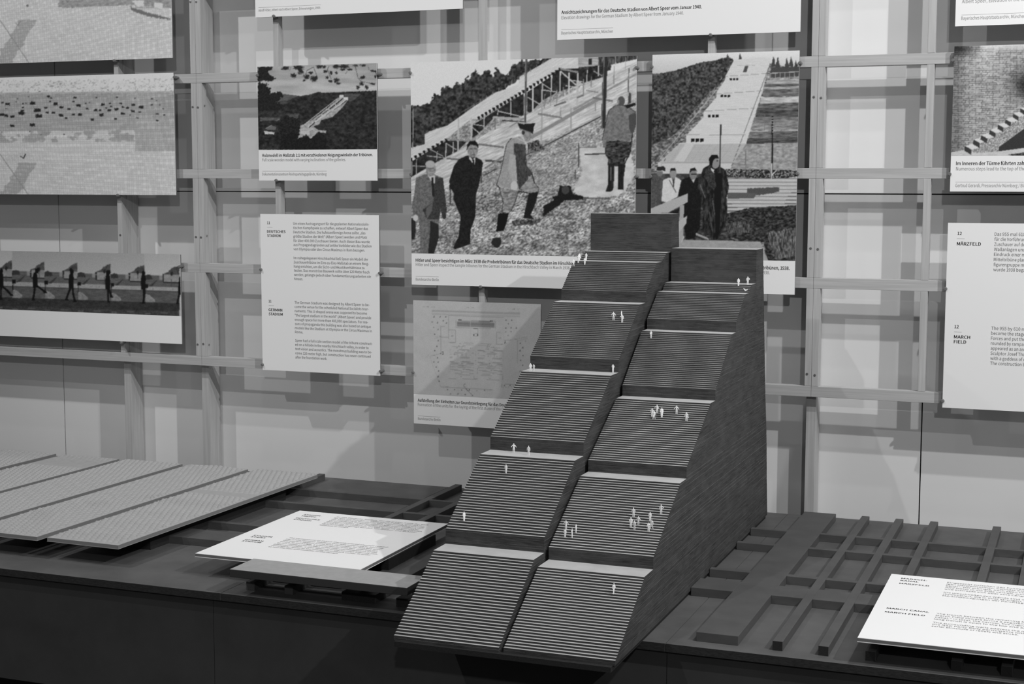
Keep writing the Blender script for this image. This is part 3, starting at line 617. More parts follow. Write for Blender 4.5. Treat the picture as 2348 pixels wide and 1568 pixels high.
# --- 3 distant view of the wooden model in the valley
def p_small(p):
    p.g[:] = np.clip(.70+.14*(fbm(p.x/500, p.y/90)-.5)*2+.12*np.clip((p.y-300)/250, 0, 1), 0, 1)
    p.poly([(300, 560), (440, 560), (560, 575), (740, 595), (740, 700), (300, 720)], nz(.40, .05, 40, 20))
    p.poly([(0, 640), (300, 700), (520, 680), (640, 630), (740, 600), (900, 575), (1060, 530), (1200, 545), (1400, 535), (1700, 520), (2080, 505), (2080, 1520), (0, 1520)], nz(.21, .09, 40, 30, 4), jit=18, js=14)
    p.poly([(1500, 560), (1790, 560), (1700, 650), (1600, 700), (1500, 640)], nz(.36, .08, 40, 14), jit=20)
    p.poly([(300, 700), (520, 690), (540, 720), (330, 760)], .34, jit=20); p.poly([(510, 910), (740, 895), (700, 1000), (600, 990)], nz(.36, .08, 30, 8), jit=20)
    p.poly([(60, 960), (400, 970), (400, 1010), (60, 1030)], nz(.38, .1, 40, 10), jit=20); p.line(330, 1030, 400, 990, 7, .75)
    p.poly([(150, 1150), (260, 1100), (340, 1130), (330, 1180), (200, 1180)], .45, jit=10); p.line(155, 1155, 260, 1100, 8, .75); p.poly([(130, 1195), (310, 1220), (300, 1255), (150, 1250)], .88, jit=26)
    # the sloping stand
    p.poly([(1420, 620), (1500, 640), (1570, 665), (1480, 790), (1300, 960), (1110, 1010), (1080, 1080), (980, 1120), (1060, 1180), (1200, 1190), (1190, 1230), (1060, 1220), (1020, 1290), (940, 1390), (900, 1300), (700, 1350), (750, 1100), (830, 1080), (940, 1010), (1100, 900), (1290, 740)], nz(.72, .14, 30, 12, 3), jit=10)
    p.poly([(770, 1190), (900, 1190), (920, 1260), (830, 1270), (740, 1230)], .82, jit=10)
    for a in ((1400, 630, 780, 1120, 14, .82), (1470, 640, 1060, 980, 26, .84), (1520, 680, 880, 1130, 22, .86)): p.line(*a)
    for a in ((1480, 640, 1360, 740, 18, .15), (1345, 750, 1250, 825, 16, .15), (1235, 835, 1130, 912, 12, .18), (1110, 930, 1010, 1010, 10, .25), (1550, 670, 1450, 750, 12, .2), (1420, 770, 1330, 830, 8, .3), (1290, 850, 1190, 930, 6, .3), (1000, 1050, 900, 1140, 16, .25)): p.line(*a)
    p.poly([(1422, 582), (1492, 580), (1492, 630), (1422, 625)], .88); p.poly([(1492, 620), (1568, 618), (1568, 668), (1492, 662)], .9)
    p.poly([(560, 1160), (700, 1170), (740, 1250), (690, 1340), (860, 1260), (930, 1330), (1060, 1210), (1200, 1300), (1200, 1520), (400, 1520), (420, 1250)], nz(.15, .05, 14, 20, 3), jit=40)
    p.poly([(480, 950), (560, 940), (740, 990), (760, 1100), (720, 1250), (400, 1250), (380, 1100)], nz(.17, .08, 14, 14, 3), jit=50)
    p.line(1380, 1210, 1700, 1230, 5, .35)
    # pines on the left and hanging branches at the top
    bl = nz(.17, .06, 10, 10)
    for q in ([(20, 95), (280, 100), (280, 150), (200, 180), (240, 250), (335, 290), (260, 350), (100, 340), (20, 360)], [(20, 370), (200, 385), (170, 430), (240, 470), (230, 550), (430, 520), (460, 600), (400, 650), (340, 700), (500, 760), (420, 830), (20, 860)]):
        p.poly(q, bl, jit=60, js=26)
    for cx, cy, rx, ry in ((500, 125, 85, 38), (720, 110, 110, 45), (760, 180, 60, 60), (640, 245, 70, 45), (860, 270, 60, 50), (820, 330, 40, 22), (930, 200, 50, 25), (985, 300, 70, 55), (1080, 100, 70, 35), (1160, 100, 40, 30), (1180, 180, 40, 28), (1210, 280, 30, 30), (1280, 200, 25, 45), (1370, 200, 25, 30), (1370, 95, 70, 40), (1500, 95, 90, 40), (1480, 145, 50, 22), (1600, 145, 50, 20), (1270, 345, 45, 22), (1370, 330, 60, 45), (1400, 385, 50, 22), (1700, 75, 50, 18), (1830, 75, 60, 22), (1820, 280, 60, 35), (1800, 385, 50, 40), (1740, 450, 38, 38), (1885, 450, 38, 40), (1990, 390, 55, 22), (2040, 270, 20, 30), (1990, 170, 60, 22), (2050, 180, 20, 40)):
        a = np.arctan2((p.y-cy)/ry, (p.x-cx)/rx); d = np.hypot((p.x-cx)/rx, (p.y-cy)/ry)
        k = d < .30+.95*fbm(a*8+cx, d*1.2+cy, 2)+.55*(vn(p.x/8, p.y/8)-.5); p.g[k] = .2
    for l in ((980, 100, 870, 160, 8), (980, 110, 1050, 290, 6), (870, 150, 830, 280, 5), (1220, 150, 1280, 310, 7), (1240, 90, 1200, 180, 6), (1690, 80, 1740, 290, 7), (1740, 290, 1800, 350, 7), (1800, 350, 1970, 380, 6), (1910, 80, 1930, 150, 5), (600, 100, 570, 160, 5), (1560, 170, 1525, 220, 5)): p.line(*l, .25)

# --- 4 brick wall with stone steps
def p_brick(p):
    x, y = p.x, p.y
    yy = y+.035*(x-80)
    row = np.floor(yy/28); off = np.mod(row, 2)*22+np.mod(row*37, 11)
    bw = np.where(np.mod(row, 2) > 0, 78, 46)
    u = np.mod(x+off, bw); v = np.mod(yy, 28)
    br = .72+.16*(vn(np.floor((x+off)/bw)*3.1, row*1.7)-.5)+.2*(fbm(x/60, y/60)-.5)
    g = np.where((v < 5) | (u < 5), .26+.25*fbm(x/30, y/30), br)
    soft = fbm(x/50+9, y/40, 3); g = np.where(soft > .62, g*.4+.46, g)
    top = np.clip(1-(y-20)/120-((x-550)/400)**2*.0, 0, 1)*(x > 430); g = g*(1-top)+.93*top
    d1 = np.exp(-(((x-110)/230)**2+((y-90)/95)**2)); d2 = np.exp(-(((x-1060)/230)**2+((y-560)/190)**2)); d3 = np.exp(-((x-100)/120)**2)*.25
    g = g*(1-.62*d1)*(1-.68*d2*(.75+.5*fbm(x/30, y/16)))*(1-d3); g = g+.1*np.exp(-(((x-520)/200)**2+((y-200)/200)**2))
    p.g[:] = np.clip(g, .14, .96)
    p.poly([(40, 1470), (210, 1440), (1020, 1290), (1020, 1560), (20, 1560)], nz(.84, .05, 30, 12))
    p.poly([(300, 1440), (520, 1260), (640, 1180), (860, 1030), (1020, 960), (1020, 1170), (680, 1395), (670, 1460), (360, 1480)], nz(.66, .3, 9, 9, 3))
    st = [(225, 1385), (340, 1300), (440, 1240), (555, 1170), (665, 1100), (765, 1030), (870, 955), (965, 885)]
    for i, (a, b) in enumerate(st):
        q = 1-.03*i
        p.poly([(a, b), (a+110*q, b-35*q), (a+200*q, b+25*q), (a+85*q, b+48*q)], .9); p.poly([(a, b), (a+85*q, b+48*q), (a+80*q, b+118*q), (a-12*q, b+60*q)], .26, jit=8, js=8)
    p.poly([(676, 1400), (1020, 1150), (1020, 1410), (676, 1456)], .24)
    p.poly([(800, 1500), (1020, 1470), (1020, 1520), (860, 1520)], nz(.3, .25, 10, 6)); p.line(770, 985, 960, 850, 5, .85)
    p.line(590, 510, 690, 560, 12, .8)

# --- 5 strip of walking figures beside a road
def p_strip(p):
    x0s = [-268, 155, 570, 992, 1418, 1852, 2300]
    for i in range(6):
        a, b = x0s[i], x0s[i+1]; dy = .033*(a-150)
        R = lambda u0, v0, u1, v1, v: p.poly([(a+u0, v0+dy), (a+u1, v0+dy+.03*(u1-u0)), (a+u1, v1+dy+.03*(u1-u0)), (a+u0, v1+dy)], v)
        W = b-a; sky = [.80, .72, .72, .72, .73, .78][i]
        R(0, -60, W, 290, lambda x, y: sky+.0002*(y-200)); R(0, 285, W, 425, nz(.42, .05, 60, 5)); R(0, 425, W, 480, nz(.68, .06, 20, 10))
        R(0, 478, W, 486, .25); R(0, 486, W, 630, nz(.40, .05, 50, 12)); R(0, 630, W, 735, nz(.25, .04, 40, 20)); R(0, 735, W, 880, nz(.30, .06, 16, 12))
        R(205, 760, 300, 775, .42); R(10, 765, 80, 790, .42)
        for q in range(5): R(22+q*85, 452, 26+q*85, 475, .45)
        p.poly([(a+50, 430+dy), (a+160, 345+dy), (a+165, 350+dy), (a+95, 430+dy)], .28)
        p.poly([(a, 340+dy), (a, 290+dy), (a+40, 272+dy), (a+90, 285+dy), (a+105, 335+dy)], .26, jit=14)
        p.poly([(a+230, 280+dy), (a+300, 240+dy), (a+330, 210+dy), (a+380, 180+dy), (a+W, 170+dy), (a+W, 290+dy), (a+230, 290+dy)], nz(.34, .08, 8, 20), jit=20)
        R(190, 290, 235, 345, .6); R(232, 270, 252, 370, .22); R(250, 272, W, 372, nz(.62, .05, 30, 30)); R(245, 370, W, 382, .2); R(232, 300, 250, 306, .7)
        p.ell(a+348, 265+dy, 15, 28, .2); p.line(a+348, 290+dy, a+346, 440+dy, 4, .3)
        R(2, 398, 46, 445, .13); R(5, 445, 14, 545, .15)
        p.poly([(a+8, 525+dy), (a+60, 540+dy), (a+105, 580+dy), (a+140, 618+dy), (a+100, 634+dy), (a+10, 625+dy)], nz(.58, .08, 20, 20)); p.line(a+10, 528+dy, a+60, 540+dy, 5, .75); p.line(a+60, 540+dy, a+135, 605+dy, 5, .75)
        p.line(a+330, 740+dy, a+360, 800+dy, 3, .18); p.line(a+60, 680+dy, a+40, 800+dy, 3, .2)
    K = .11
    def man(x, y, legs, head=(0, 0)):
        p.poly([(x-28, y+30), (x-18, y), (x+20, y), (x+30, y+50), (x+28, y+120), (x+32, y+190), (x-30, y+190), (x-34, y+110)], K); p.ell(x+head[0], y-14+head[1], 24, 30, K)
        for pts in legs:
            for (a, b), (c, d) in zip(pts, pts[1:]): p.line(x+a, y+b, x+c, y+d, 24, K)
            c, d = pts[-1]; p.poly([(x+c-16, y+d-4), (x+c+16, y+d-10), (x+c+28, y+d+14), (x+c-16, y+d+12)], K)
    man(12, 300, [[(0, 180), (0, 345)], [(10, 180), (75, 230), (135, 295)]], (6, 0))
    man(452, 310, [[(-4, 180), (-14, 270), (-28, 340)], [(10, 160), (70, 200), (125, 245)]], (20, -10)); p.poly([(455, 300), (485, 250), (500, 265), (490, 320)], K); p.ell(488, 262, 14, 20, K)
    man(915, 318, [[(-8, 180), (-40, 260), (-65, 330)], [(15, 180), (25, 270), (45, 350)]], (8, -6)); p.ell(906, 272, 15, 24, K)
    man(1382, 325, [[(0, 180), (5, 300), (8, 355)], [(10, 180), (35, 250), (45, 290)]], (0, -4)); p.ell(1402, 300, 18, 26, K)
    man(1838, 335, [[(8, 180), (10, 280), (0, 355)]], (2, -6))
    man(2318, 400, [[(-10, 120), (-30, 240), (-45, 295)]])

# --- 6 faint site plan
def p_map(p):
    p.g[:] = .80+.05*(fbm(p.x/90, p.y/90)-.5)+.02*(vn(p.x/6, p.y/6)-.5)
    def q(x, y, w, h, sk=.033):  # outline
        for l in ((x, y, x+w, y+sk*w), (x, y+h, x+w, y+h+sk*w), (x, y, x, y+h), (x+w, y+sk*w, x+w, y+h+sk*w)): p.line(*l, 3.5, .62)
    F = lambda x, y, w, h, v, sk=.033: p.poly([(x, y), (x+w, y+sk*w), (x+w, y+h+sk*w), (x, y+h)], v)
    F(326, 196, 1322, 32, .70); F(326, 243, 1322, 26, .745)
    F(706, 372, 562, 76, .58); F(706, 376, 562, 5, .45); F(706, 400, 562, 4, .45); q(690, 350, 592, 112); F(770, 358, 430, 9, .5)
    for x in (728, 752, 1200, 1225): F(x, 342+(x-728)*.033, 18, 16, .35)
    q(948, 476, 72, 84); F(948, 472, 68, 8, .35); F(948, 558, 16, 28, .35); F(1004, 560, 16, 28, .35); q(966, 552, 38, 40)
    q(578, 285, 822, 940); q(462, 446, 116, 905, .0); p.line(462, 1351, 1240, 1392, 4, .6); p.line(462, 1354, 300, 905, 3, .64); p.line(1612, 640, 1608, 1210, 3, .66)
    q(578, 498, 106, 186); q(1296, 530, 98, 184)
    for y0, h in ((690, 98), (795, 38), (846, 56), (915, 54), (975, 16), (997, 20), (1027, 22), (1060, 30), (1105, 40)):
        q(596, y0, 360, h, .02); q(1014, y0+14, 374, h, .02)
    for y0 in (715, 745, 1018, 1045, 1080, 1120): p.line(596, y0, 956, y0+10, 2.5, .66); p.line(1014, y0+14, 1388, y0+24, 2.5, .66)
    for x in (716, 840, 1140, 1264): p.line(x, 845, x, 908, 3, .62)
    q(585, 1165, 805, 62, .03); q(960, 1184, 62, 42)
    rr = np.random.RandomState(3)
    def scr(x, y, w, v=.5, s=7):
        n = int(w/7)
        for i in range(n):
            a = x+i*7+rr.rand()*3; b = y+.03*i*7; p.line(a, b-s*rr.rand(), a+3*rr.rand(), b+s*rr.rand(), 2.6, v)
    for a in ((195, 152, 190), (845, 163, 190), (1500, 184, 225), (602, 588, 62), (1320, 618, 60), (735, 703, 75), (715, 737, 130), (680, 766, 235), (1140, 725, 80), (1135, 752, 130), (1085, 782, 230), (715, 810, 170), (1095, 826, 195), (605, 862, 100), (738, 868, 65), (875, 875, 40), (1032, 884, 95), (1168, 890, 60), (1296, 894, 50), (768, 929, 22), (745, 972, 55), (745, 1000, 55), (780, 1040, 30), (745, 1085, 70), (725, 1128, 110), (1188, 952, 24), (1182, 998, 48), (1178, 1022, 52), (1188, 1062, 22), (1172, 1108, 66), (1150, 1152, 118), (755, 1198, 88), (1145, 1220, 80), (1488, 648, 90), (268, 878, 115)): scr(*a)
    for y in range(820, 1090, 28): scr(978, y, 14, .45)
    for l in ((410, 156, 490, 158), (1405, 180, 1475, 181), (228, 905, 460, 855), (1400, 625, 1610, 638), (1405, 650, 1605, 662), (1620, 660, 1760, 628), (1615, 632, 1755, 602), (362, 632, 440, 605), (440, 605, 575, 608), (362, 606, 440, 590), (440, 590, 575, 592), (1375, 1305, 1590, 1320), (1375, 1365, 1585, 1340), (1375, 1305, 1375, 1365), (1145, 1412, 1235, 1395)): p.line(*l, 3, .6)
    p.line(835, 1375, 935, 1480, 5, .4); p.poly([(930, 1468), (945, 1478), (930, 1488)], .3)
    p.poly([(448, 850), (462, 846), (462, 862)], .3)
    for x, y in ((360, 300), (452, 302), (536, 302), (332, 375), (412, 390), (497, 360), (548, 392), (357, 458), (420, 493), (370, 560), (422, 655), (403, 740), (370, 805), (411, 915), (358, 976), (422, 980), (392, 1053), (428, 1113), (421, 1195), (437, 1262), (1437, 350), (1523, 350), (1473, 405), (1435, 468), (1513, 465), (1590, 467), (1434, 527), (1513, 523), (1470, 582), (1732, 668), (1652, 695), (1688, 760), (1648, 806), (1692, 880), (1656, 952), (1688, 1027), (1650, 1118), (1415, 1330), (1499, 1327), (560, 1390), (667, 1390), (771, 1396), (889, 1392), (1000, 1405), (1116, 1400), (608, 1452), (719, 1455), (826, 1462)):
        s = 8+4*rr.rand(); p.poly([(x-s, y+s), (x+s*.4, y-s*1.2), (x+s, y+s)], .38)
    p.line(907, 90, 905, 700, 5, .765); p.line(1404, 110, 1400, 1500, 4, .77); p.line(930, 1060, 930, 1500, 6, .76)

# --- 7, 8 woven-dot enlargement of a crowd
def p_half(lower):
    def f(p):
        x, y = p.x, p.y; oy = 1040 if lower else -20
        yy = y-(580 if lower else -560) + .01*x     # common frame 0..980
        cell = 15
        t = .86-.10*np.exp(-((yy-430)/200)**2) - .06*(fbm(x/160, yy/110)-.5)
        blk = np.where((yy > 160) & (yy < 560), .79, .95); blk = np.where(yy < 75, .97, blk)
        blk = blk+.10*(fbm(x/70+3, yy/50, 4)-.5)
        edge = fbm(x/55, yy/40, 3)
        blk = np.where((yy > 470) & (yy < 640) & (edge > .5), .95, blk); blk = np.where((x > 1080) & (yy > 380) & (yy < 640), .82+.1*(edge-.5), blk)
        blk = np.where((x < 300) & (yy > 720) & (np.abs(x-150-(yy-850)*-.6) < 40+60*edge), .80, blk)
        u = np.mod(x+5*(vn(x/200, yy/200)), cell); v = np.mod(yy, cell)
        ln = ((u < 3.6) | (v < 3.6)) & (yy > 170)
        g = np.where(ln, blk-.17, blk)
        wav = np.abs(fbm(x/42, yy/13, 3)-.5) < .022; g = np.where((yy > 60) & (yy < 210) & wav, .66, g)
        g = np.where((np.abs(u-7) < 1.6) & (v > 4) & (yy > 300), g+.03, g)
        p.g[:] = np.clip(g, .2, .98)
        p.line(0, 580+650 if lower else 160, 230, 580+980 if lower else 500, 6, .62)
        if lower:
            S = [(262, 825, 16), (62, 832, 14), (300, 880, 20), (310, 928, 20), (172, 905, 18), (178, 885, 10), (445, 832, 15), (490, 858, 11), (628, 843, 15), (365, 862, 10), (378, 898, 10), (428, 900, 11), (490, 922, 14), (588, 915, 10), (640, 915, 13), (530, 943, 9), (552, 873, 9), (736, 955, 11), (698, 868, 8), (765, 880, 12), (823, 835, 12), (812, 918, 15), (802, 880, 8), (874, 880, 12), (930, 872, 13), (923, 948, 10), (980, 907, 12), (982, 855, 8), (1020, 862, 10), (1065, 838, 12), (1063, 888, 12), (1130, 855, 15), (1118, 893, 8), (890, 852, 7), (965, 826, 9), (1098, 943, 6), (1258, 912, 8), (1258, 962, 8), (1304, 870, 6), (1315, 918, 7), (1212, 838, 8), (17, 915, 14), (50, 925, 12), (100, 933, 12), (18, 820, 8), (97, 1005, 13), (262, 998, 16), (1080, 785, 6), (1215, 788, 6), (935, 778, 7), (770, 780, 6), (600, 780, 9), (388, 770, 9), (318, 730, 5), (228, 773, 5), (140, 788, 5), (410, 782, 7), (585, 810, 8), (182, 858, 8), (210, 825, 6), (50, 868, 6), (400, 810, 6), (685, 826, 6), (716, 820, 5), (880, 826, 7), (1040, 918, 4), (1278, 838, 5), (1252, 803, 5), (850, 862, 6), (130, 815, 4), (185, 828, 5), (238, 1050, 4), (328, 1078, 3), (512, 1073, 4)]
            for x_, y_, r in S:
                k = (np.abs(x-x_)*.8 < r*(.7+.6*vn(x/6+x_, y/6))) & (np.abs(y-y_) < r*(.45+.5*vn(x/7, y/7+y_))); p.g[k] = .2
            p.line(162, 1248, 190, 1266, 6, .2); p.line(188, 1266, 204, 1230, 7, .2)
        else:
            p.line(125, 185, 145, 200, 5, .55); p.line(145, 200, 165, 168, 5, .55); p.ell(220, 45, 10, 10, .5)
            p.poly([(1040, 50), (1100, 75), (1365, 150), (1365, 160), (1180, 130), (1060, 90)], .5, jit=20, js=10); p.poly([(470, 0), (1360, -10), (1360, 60), (1050, 40), (600, 60), (470, 60)], nz(.66, .1, 20, 8), jit=14)
            p.poly([(1045, 5), (1150, 0), (1150, 50), (1100, 55)], .93, jit=14); p.poly([(1230, 20), (1300, 25), (1300, 70), (1235, 60)], .93, jit=10)
    return f

O1 = (0, 0); S1 = 3.485
t = panel('dotted crowd enlargement cut by the top edge at upper left', -3.52, -2.548, 2.0125, 2.37)
print_sheet(t, -3.52, -2.548, 2.0125, 2.37, O1, S1, p_half(False), 1.2)
t = panel('pale dotted crowd enlargement with black spots, below the top left one', -3.52, -2.5465, 1.6130, 1.9698)
print_sheet(t, -3.52, -2.5465, 1.6130, 1.9698, O1, S1, p_half(True), 1.2)
t = panel('wide panel with a photo strip of a walking person in black, left edge', -3.52, -2.537, 1.1710, 1.4376)
print_sheet(t, -3.52, -2.537, 1.2545, 1.4376, (0, 570), 5.59, p_strip, 1.2)

t = panel('blank white quotation panel at the top, above the valley photograph', -2.2683, -1.6263, 2.1185, 2.48)
L = Letters(); o, s = (400, 0), 3.734
wr(L, o, s, 720, 66, 1255); wl(L, o, s, 'Adolf Hitler, zitiert nach Albert Speer, Erinnerungen, 1969.', 720, 99, 1253, .0062, 2)
put(t, L)
t = panel('small panel with a dark photograph of a wooden stand in a valley', -2.2645, -1.8862, 1.6560, 1.9800)
print_sheet(t, -2.2645, -1.8862, 1.7435, 1.9800, (588, 140), 7.468, p_small, 1.1)
L = Letters()
wl(L, o, s, 'Holzmodell im Maßstab 1:1 mit verschiedenen Neigungswinkeln der Tribünen.', 753, 1342, 1697, .0078, 0, True)
wl(L, o, s, 'Full scale wooden model with varying inclinations of the galleries.', 753, 1381, 1467, .0078, 2)
wr(L, o, s, 753, 1466, 1304); wl(L, o, s, 'Dokumentationszentrum Reichsparteitagsgelände, Nürnberg', 753, 1501, 1303, .0070, 2)
put(t, L)

t = panel('white text panel numbered 11, left of the stair model', -2.2625, -1.8822, 1.1065, 1.5600)
L = Letters(); o, s = (560, 440), 3.5625
for x, y, xr, tx in ((188, 263, 210, '11'), (188, 333, 337, 'DEUTSCHES'), (189, 367, 296, 'STADION'), (200, 902, 222, '11'), (200, 972, 311, 'GERMAN'), (201, 1006, 314, 'STADIUM')):
    wl(L, o, s, tx, x, y, xr, .0072, 0, True)
wr(L, o, s, 188, 289, 231); wr(L, o, s, 199, 928, 244)
for x, y, xr, tx in ((401, 267, 1021, 'Um einen Austragungsort für die geplanten Nationalsozialis-'), (401, 302, 1011, 'tischen Kampfspiele zu schaffen, entwarf Albert Speer das'),
    (402, 337, 990, 'Deutsche Stadion. Die hufeisenförmige Arena sollte „das'), (402, 372, 1003, 'größte Stadion der Welt“ (Albert Speer) werden und Platz'),
    (403, 407, 1026, 'für über 400.000 Zuschauer bieten. Auch dieser Bau wurde'), (403, 441, 1040, 'aus Propagandagründen auf antike Vorbilder wie das Stadion'),
    (404, 476, 986, 'von Olympia oder den Circus Maximus in Rom bezogen.'),
    (405, 548, 1013, 'Im nahegelegenen Hirschbachtal ließ Speer ein Modell der'), (405, 583, 1018, 'Zuschauertribüne im Eins-zu-Eins-Maßstab an einem Berg-'),
    (406, 617, 983, 'hang errichten, um die Sicht- und Akustikverhältnisse zu'), (407, 650, 1023, 'testen. Das monströse Bauwerk sollte über 120 Meter hoch'),
    (408, 685, 1035, 'werden, gelangte jedoch über Fundamentierungsarbeiten nie'), (409, 719, 480, 'hinaus.'),
    (412, 912, 1023, 'The German Stadium was designed by Albert Speer to be-'), (413, 946, 1015, 'come the venue for the scheduled National Socialists tour-'),
    (413, 981, 1003, 'naments. This U-shaped arena was supposed to become'), (414, 1016, 1037, '“the largest stadium in the world” (Albert Speer) and provide'),
    (414, 1051, 1012, 'enough space for more than 400,000 spectators. For rea-'), (415, 1086, 1035, 'sons of propaganda this building was also based on antique'),
    (415, 1120, 1042, 'models like the Stadium at Olympia or the Circus Maximus in'), (416, 1153, 481, 'Rome.'),
    (417, 1222, 1047, 'Speer had a full scale section model of the tribune construct-'), (417, 1256, 1016, 'ed on a hillside in the nearby Hirschbach valley, in order to'),
    (418, 1290, 1042, 'test vision and acoustics. The monstrous building was to be-'), (418, 1325, 1032, 'come 120 meter high, but construction has never continued'), (419, 1359, 677, 'after the foundation work.')):
    wl(L, o, s, tx, x, y, xr, .0068, 1)
put(t, L)

t = panel('large photo panel of four men on a slope at a timber stand, left of centre', -1.7822, -1.1360, 1.3680, 1.9790)
print_sheet(t, -1.7822, -1.1360, 1.4552, 1.9790, (940, 120), 3.267, p_big, 1.2)
L = Letters(); o, s = (920, 440), 2.8
wl(L, o, s, 'Hitler und Speer besichtigen im März 1938 die Probetribünen für das Deutsche Stadion im Hirschbachtal.', 94, 447, 1160, .0082, 0, True)
wl(L, o, s, 'Hitler and Speer inspect the sample tribunes for the German Stadium in the Hirschbach Valley in March 1938.', 94, 474, 1086, .0078, 2)
wr(L, o, s, 94, 542, 241); wl(L, o, s, 'Bundesarchiv Berlin', 94, 568, 241, .0070, 2)
put(t, L)
t = panel('panel with a faint grey site plan marked A, B, C, partly behind the stairs', -1.7780, -1.3990, .9765, 1.3242)
print_sheet(t, -1.7780, -1.3990, 1.0605, 1.3242, (940, 680), 6.532, p_map, 1.0)
L = Letters()
wl(L, o, s, 'Aufstellung der Einheiten zur Grundsteinlegung für das Deutsche Stadion.', 107, 1345, 806, .0080, 0, True)
wl(L, o, s, 'Formation of the units for the laying of the first stone of the German Stadium.', 107, 1372, 806, .0078, 2)
wr(L, o, s, 107, 1437, 252); wl(L, o, s, 'Bundesarchiv Berlin', 108, 1462, 252, .0070, 2)
o2, s2 = (940, 680), 6.532
for x, y, xr, tx, c in ((480, 868, 510, 'B', .0092), (1410, 708, 1443, 'A', .0090), (803, 1357, 835, 'C', .0095)): wl(L, o2, s2, tx, x, y, xr, c, 1)
put(t, L)
t = panel('tall photo panel of men in long coats before a stand, behind the right block', -1.0936, -.7134, 1.3690, 1.9803)
print_sheet(t, -1.0936, -.7134, 1.4549, 1.9803, (1490, 110), 3.137, p_right, 1.15)
L = Letters(); o, s = (1748, 450), 3.1367
wl(L, o, s, 'Probetribünen, 1938.', -70, 523, 195, .0082, 0, True); wl(L, o, s, 'Sample tribunes, 1938.', -215, 554, 53, .0078, 2)
put(t, L)
t = panel('wide white caption panel at the top centre, lower edge slanting up', -1.3553, -.7127, 2.0265, 2.43)
L = Letters(); o, s = (1100, 0), 3.485
wl(L, o, s, 'Ansichtszeichnungen für das Deutsche Stadion von Albert Speer vom Januar 1940.', 654, 112, 1774, .0082, 0, True)
wl(L, o, s, 'Elevation drawings for the German Stadium by Albert Speer from January 1940.', 654, 154, 1630, .0078, 2)
wr(L, o, s, 653, 238, 1066); wl(L, o, s, 'Bayerisches Hauptstaatsarchiv, München', 653, 275, 1064, .0072, 2)
put(t, L)
t = panel('white caption panel cut by the top right corner', -.3405, .0400, 2.0265, 2.43)
L = Letters(); o, s = (1748, 0), 3.485
wl(L, o, s, 'Albert Speer, Elevation of the Ma', 1595, 26, 2110, .0082, 2); wr(L, o, s, 1592, 121, 2260)
wl(L, o, s, 'Bayerisches Hauptstaatsarchiv, München', 1590, 159, 2100, .0074, 2)
put(t, L)
t = panel('photo panel of a brick wall with stone steps, right edge', -.3405, .0400, 1.6311, 1.9790)
print_sheet(t, -.3405, .0400, 1.7170, 1.9790, (2174, 96), 5.805, p_brick, 1.1)
L = Letters()
wl(L, o, s, 'Im Inneren der Türme führten zah', 1549, 1319, 2091, .0082, 0, True); wl(L, o, s, 'Numerous steps lead to the top of the', 1548, 1361, 2100, .0078, 2)
wr(L, o, s, 1544, 1456, 2220); wl(L, o, s, 'Gertrud Gerardi, Pressearchiv Nürnberg / Bild', 1543, 1494, 2110, .0074, 2)
put(t, L)
t = panel('white text panel numbered 12, right edge', -.3425, .0380, 1.1000, 1.5552)
L = Letters(); o, s = (1748, 450), 3.1367
for x, y, xr, tx in ((1404, 278, 1434, '12'), (1400, 352, 1572, 'MÄRZFELD'), (1382, 948, 1412, '12'), (1379, 1021, 1494, 'MARCH'), (1378, 1056, 1466, 'FIELD')): wl(L, o, s, tx, x, y, xr, .0074, 0, True)
wr(L, o, s, 1400, 306, 1456); wr(L, o, s, 1380, 975, 1434)
for i, tx in enumerate(('Das 955 mal 610', 'für die Vorführun', 'Zuschauer auf de', 'Wallanlagen und', 'Eindruck einer m', 'Mitteltribüne plan', 'figurengruppe mi', 'wurde 1938 bega')):
    wl(L, o, s, tx, 1671-1.3*i, 283+36.4*i, 1890, .0074, 1)
for i, tx in enumerate(('The 955 by 610 m', 'become the stage', 'Forces and put the', 'rounded by rampar', 'appeared as an arc', 'Sculptor Josef Tho', 'with a goddess of v', 'The construction b')):
    wl(L, o, s, tx, 1647-1.1*i, 959+36*i, 1890, .0074, 1)
put(t, L)

# ------------------------------------------------------------------ timber lattice on the wall
LY = 3.87
lat = thing('timber_lattice', 'pale beech lattice of posts and rails standing before the white wall', 'lattice', (-1.5, LY, 0))
def lp(name, b, mt, **k): return box(name, (b[0]+1.5, b[1]+1.5, b[2]-LY, b[3]-LY, b[4], b[5]), mt, lat, **k)
RZ = [(1.1070, 1.1345), (1.3850, 1.4120), (1.6620, 1.6885), (1.9395, 1.9665), (2.2170, 2.2440), (2.4945, 2.5215), (2.772, 2.799)]
joints = [-4.30, -2.481, -.6695, .55]
for z0, z1 in RZ:
    for a, b in zip(joints, joints[1:]):
        lp('rail', (a+.0003, b-.0003, LY, LY+.024, z0, z1), M_WOOD_H, chamfer=.0005)
def lath(x0, x1, skip=0, top=2.95):
    zz = [r for r in RZ]
    segs = [(zz[i][1], zz[i+1][0]) for i in range(len(zz)-1)] + [(zz[-1][1], top)]
    for a, b in segs: lp('post_lath', (x0+.0003, x1-.0003, LY, LY+.024, a+.0003, b-.0003), M_WOOD_V, chamfer=.0005)
for x0, x1 in ((-2.7672, -2.7507), (-2.500, -2.481), (-2.481, -2.462), (-2.2224, -2.2045), (-1.588, -1.5705), (-.9526, -.9340), (-.6870, -.6695), (-.6695, -.6515), (-.4055, -.3870), (-3.32, -3.302), (.15, .168)):
    lath(x0, x1)
for x0, x1 in ((-2.7745, -2.7495), (-2.4975, -2.4725), (-.6850, -.6600), (-4.0, -3.975), (.50, .525)):
    lp('standard', (x0, x1, LY+.0242, LY+.084, 0.02, 2.95), M_WOOD_V, chamfer=.0006)
SM = cyl_mesh('screw', .0032, .0012, M_SCREW, 10, True)
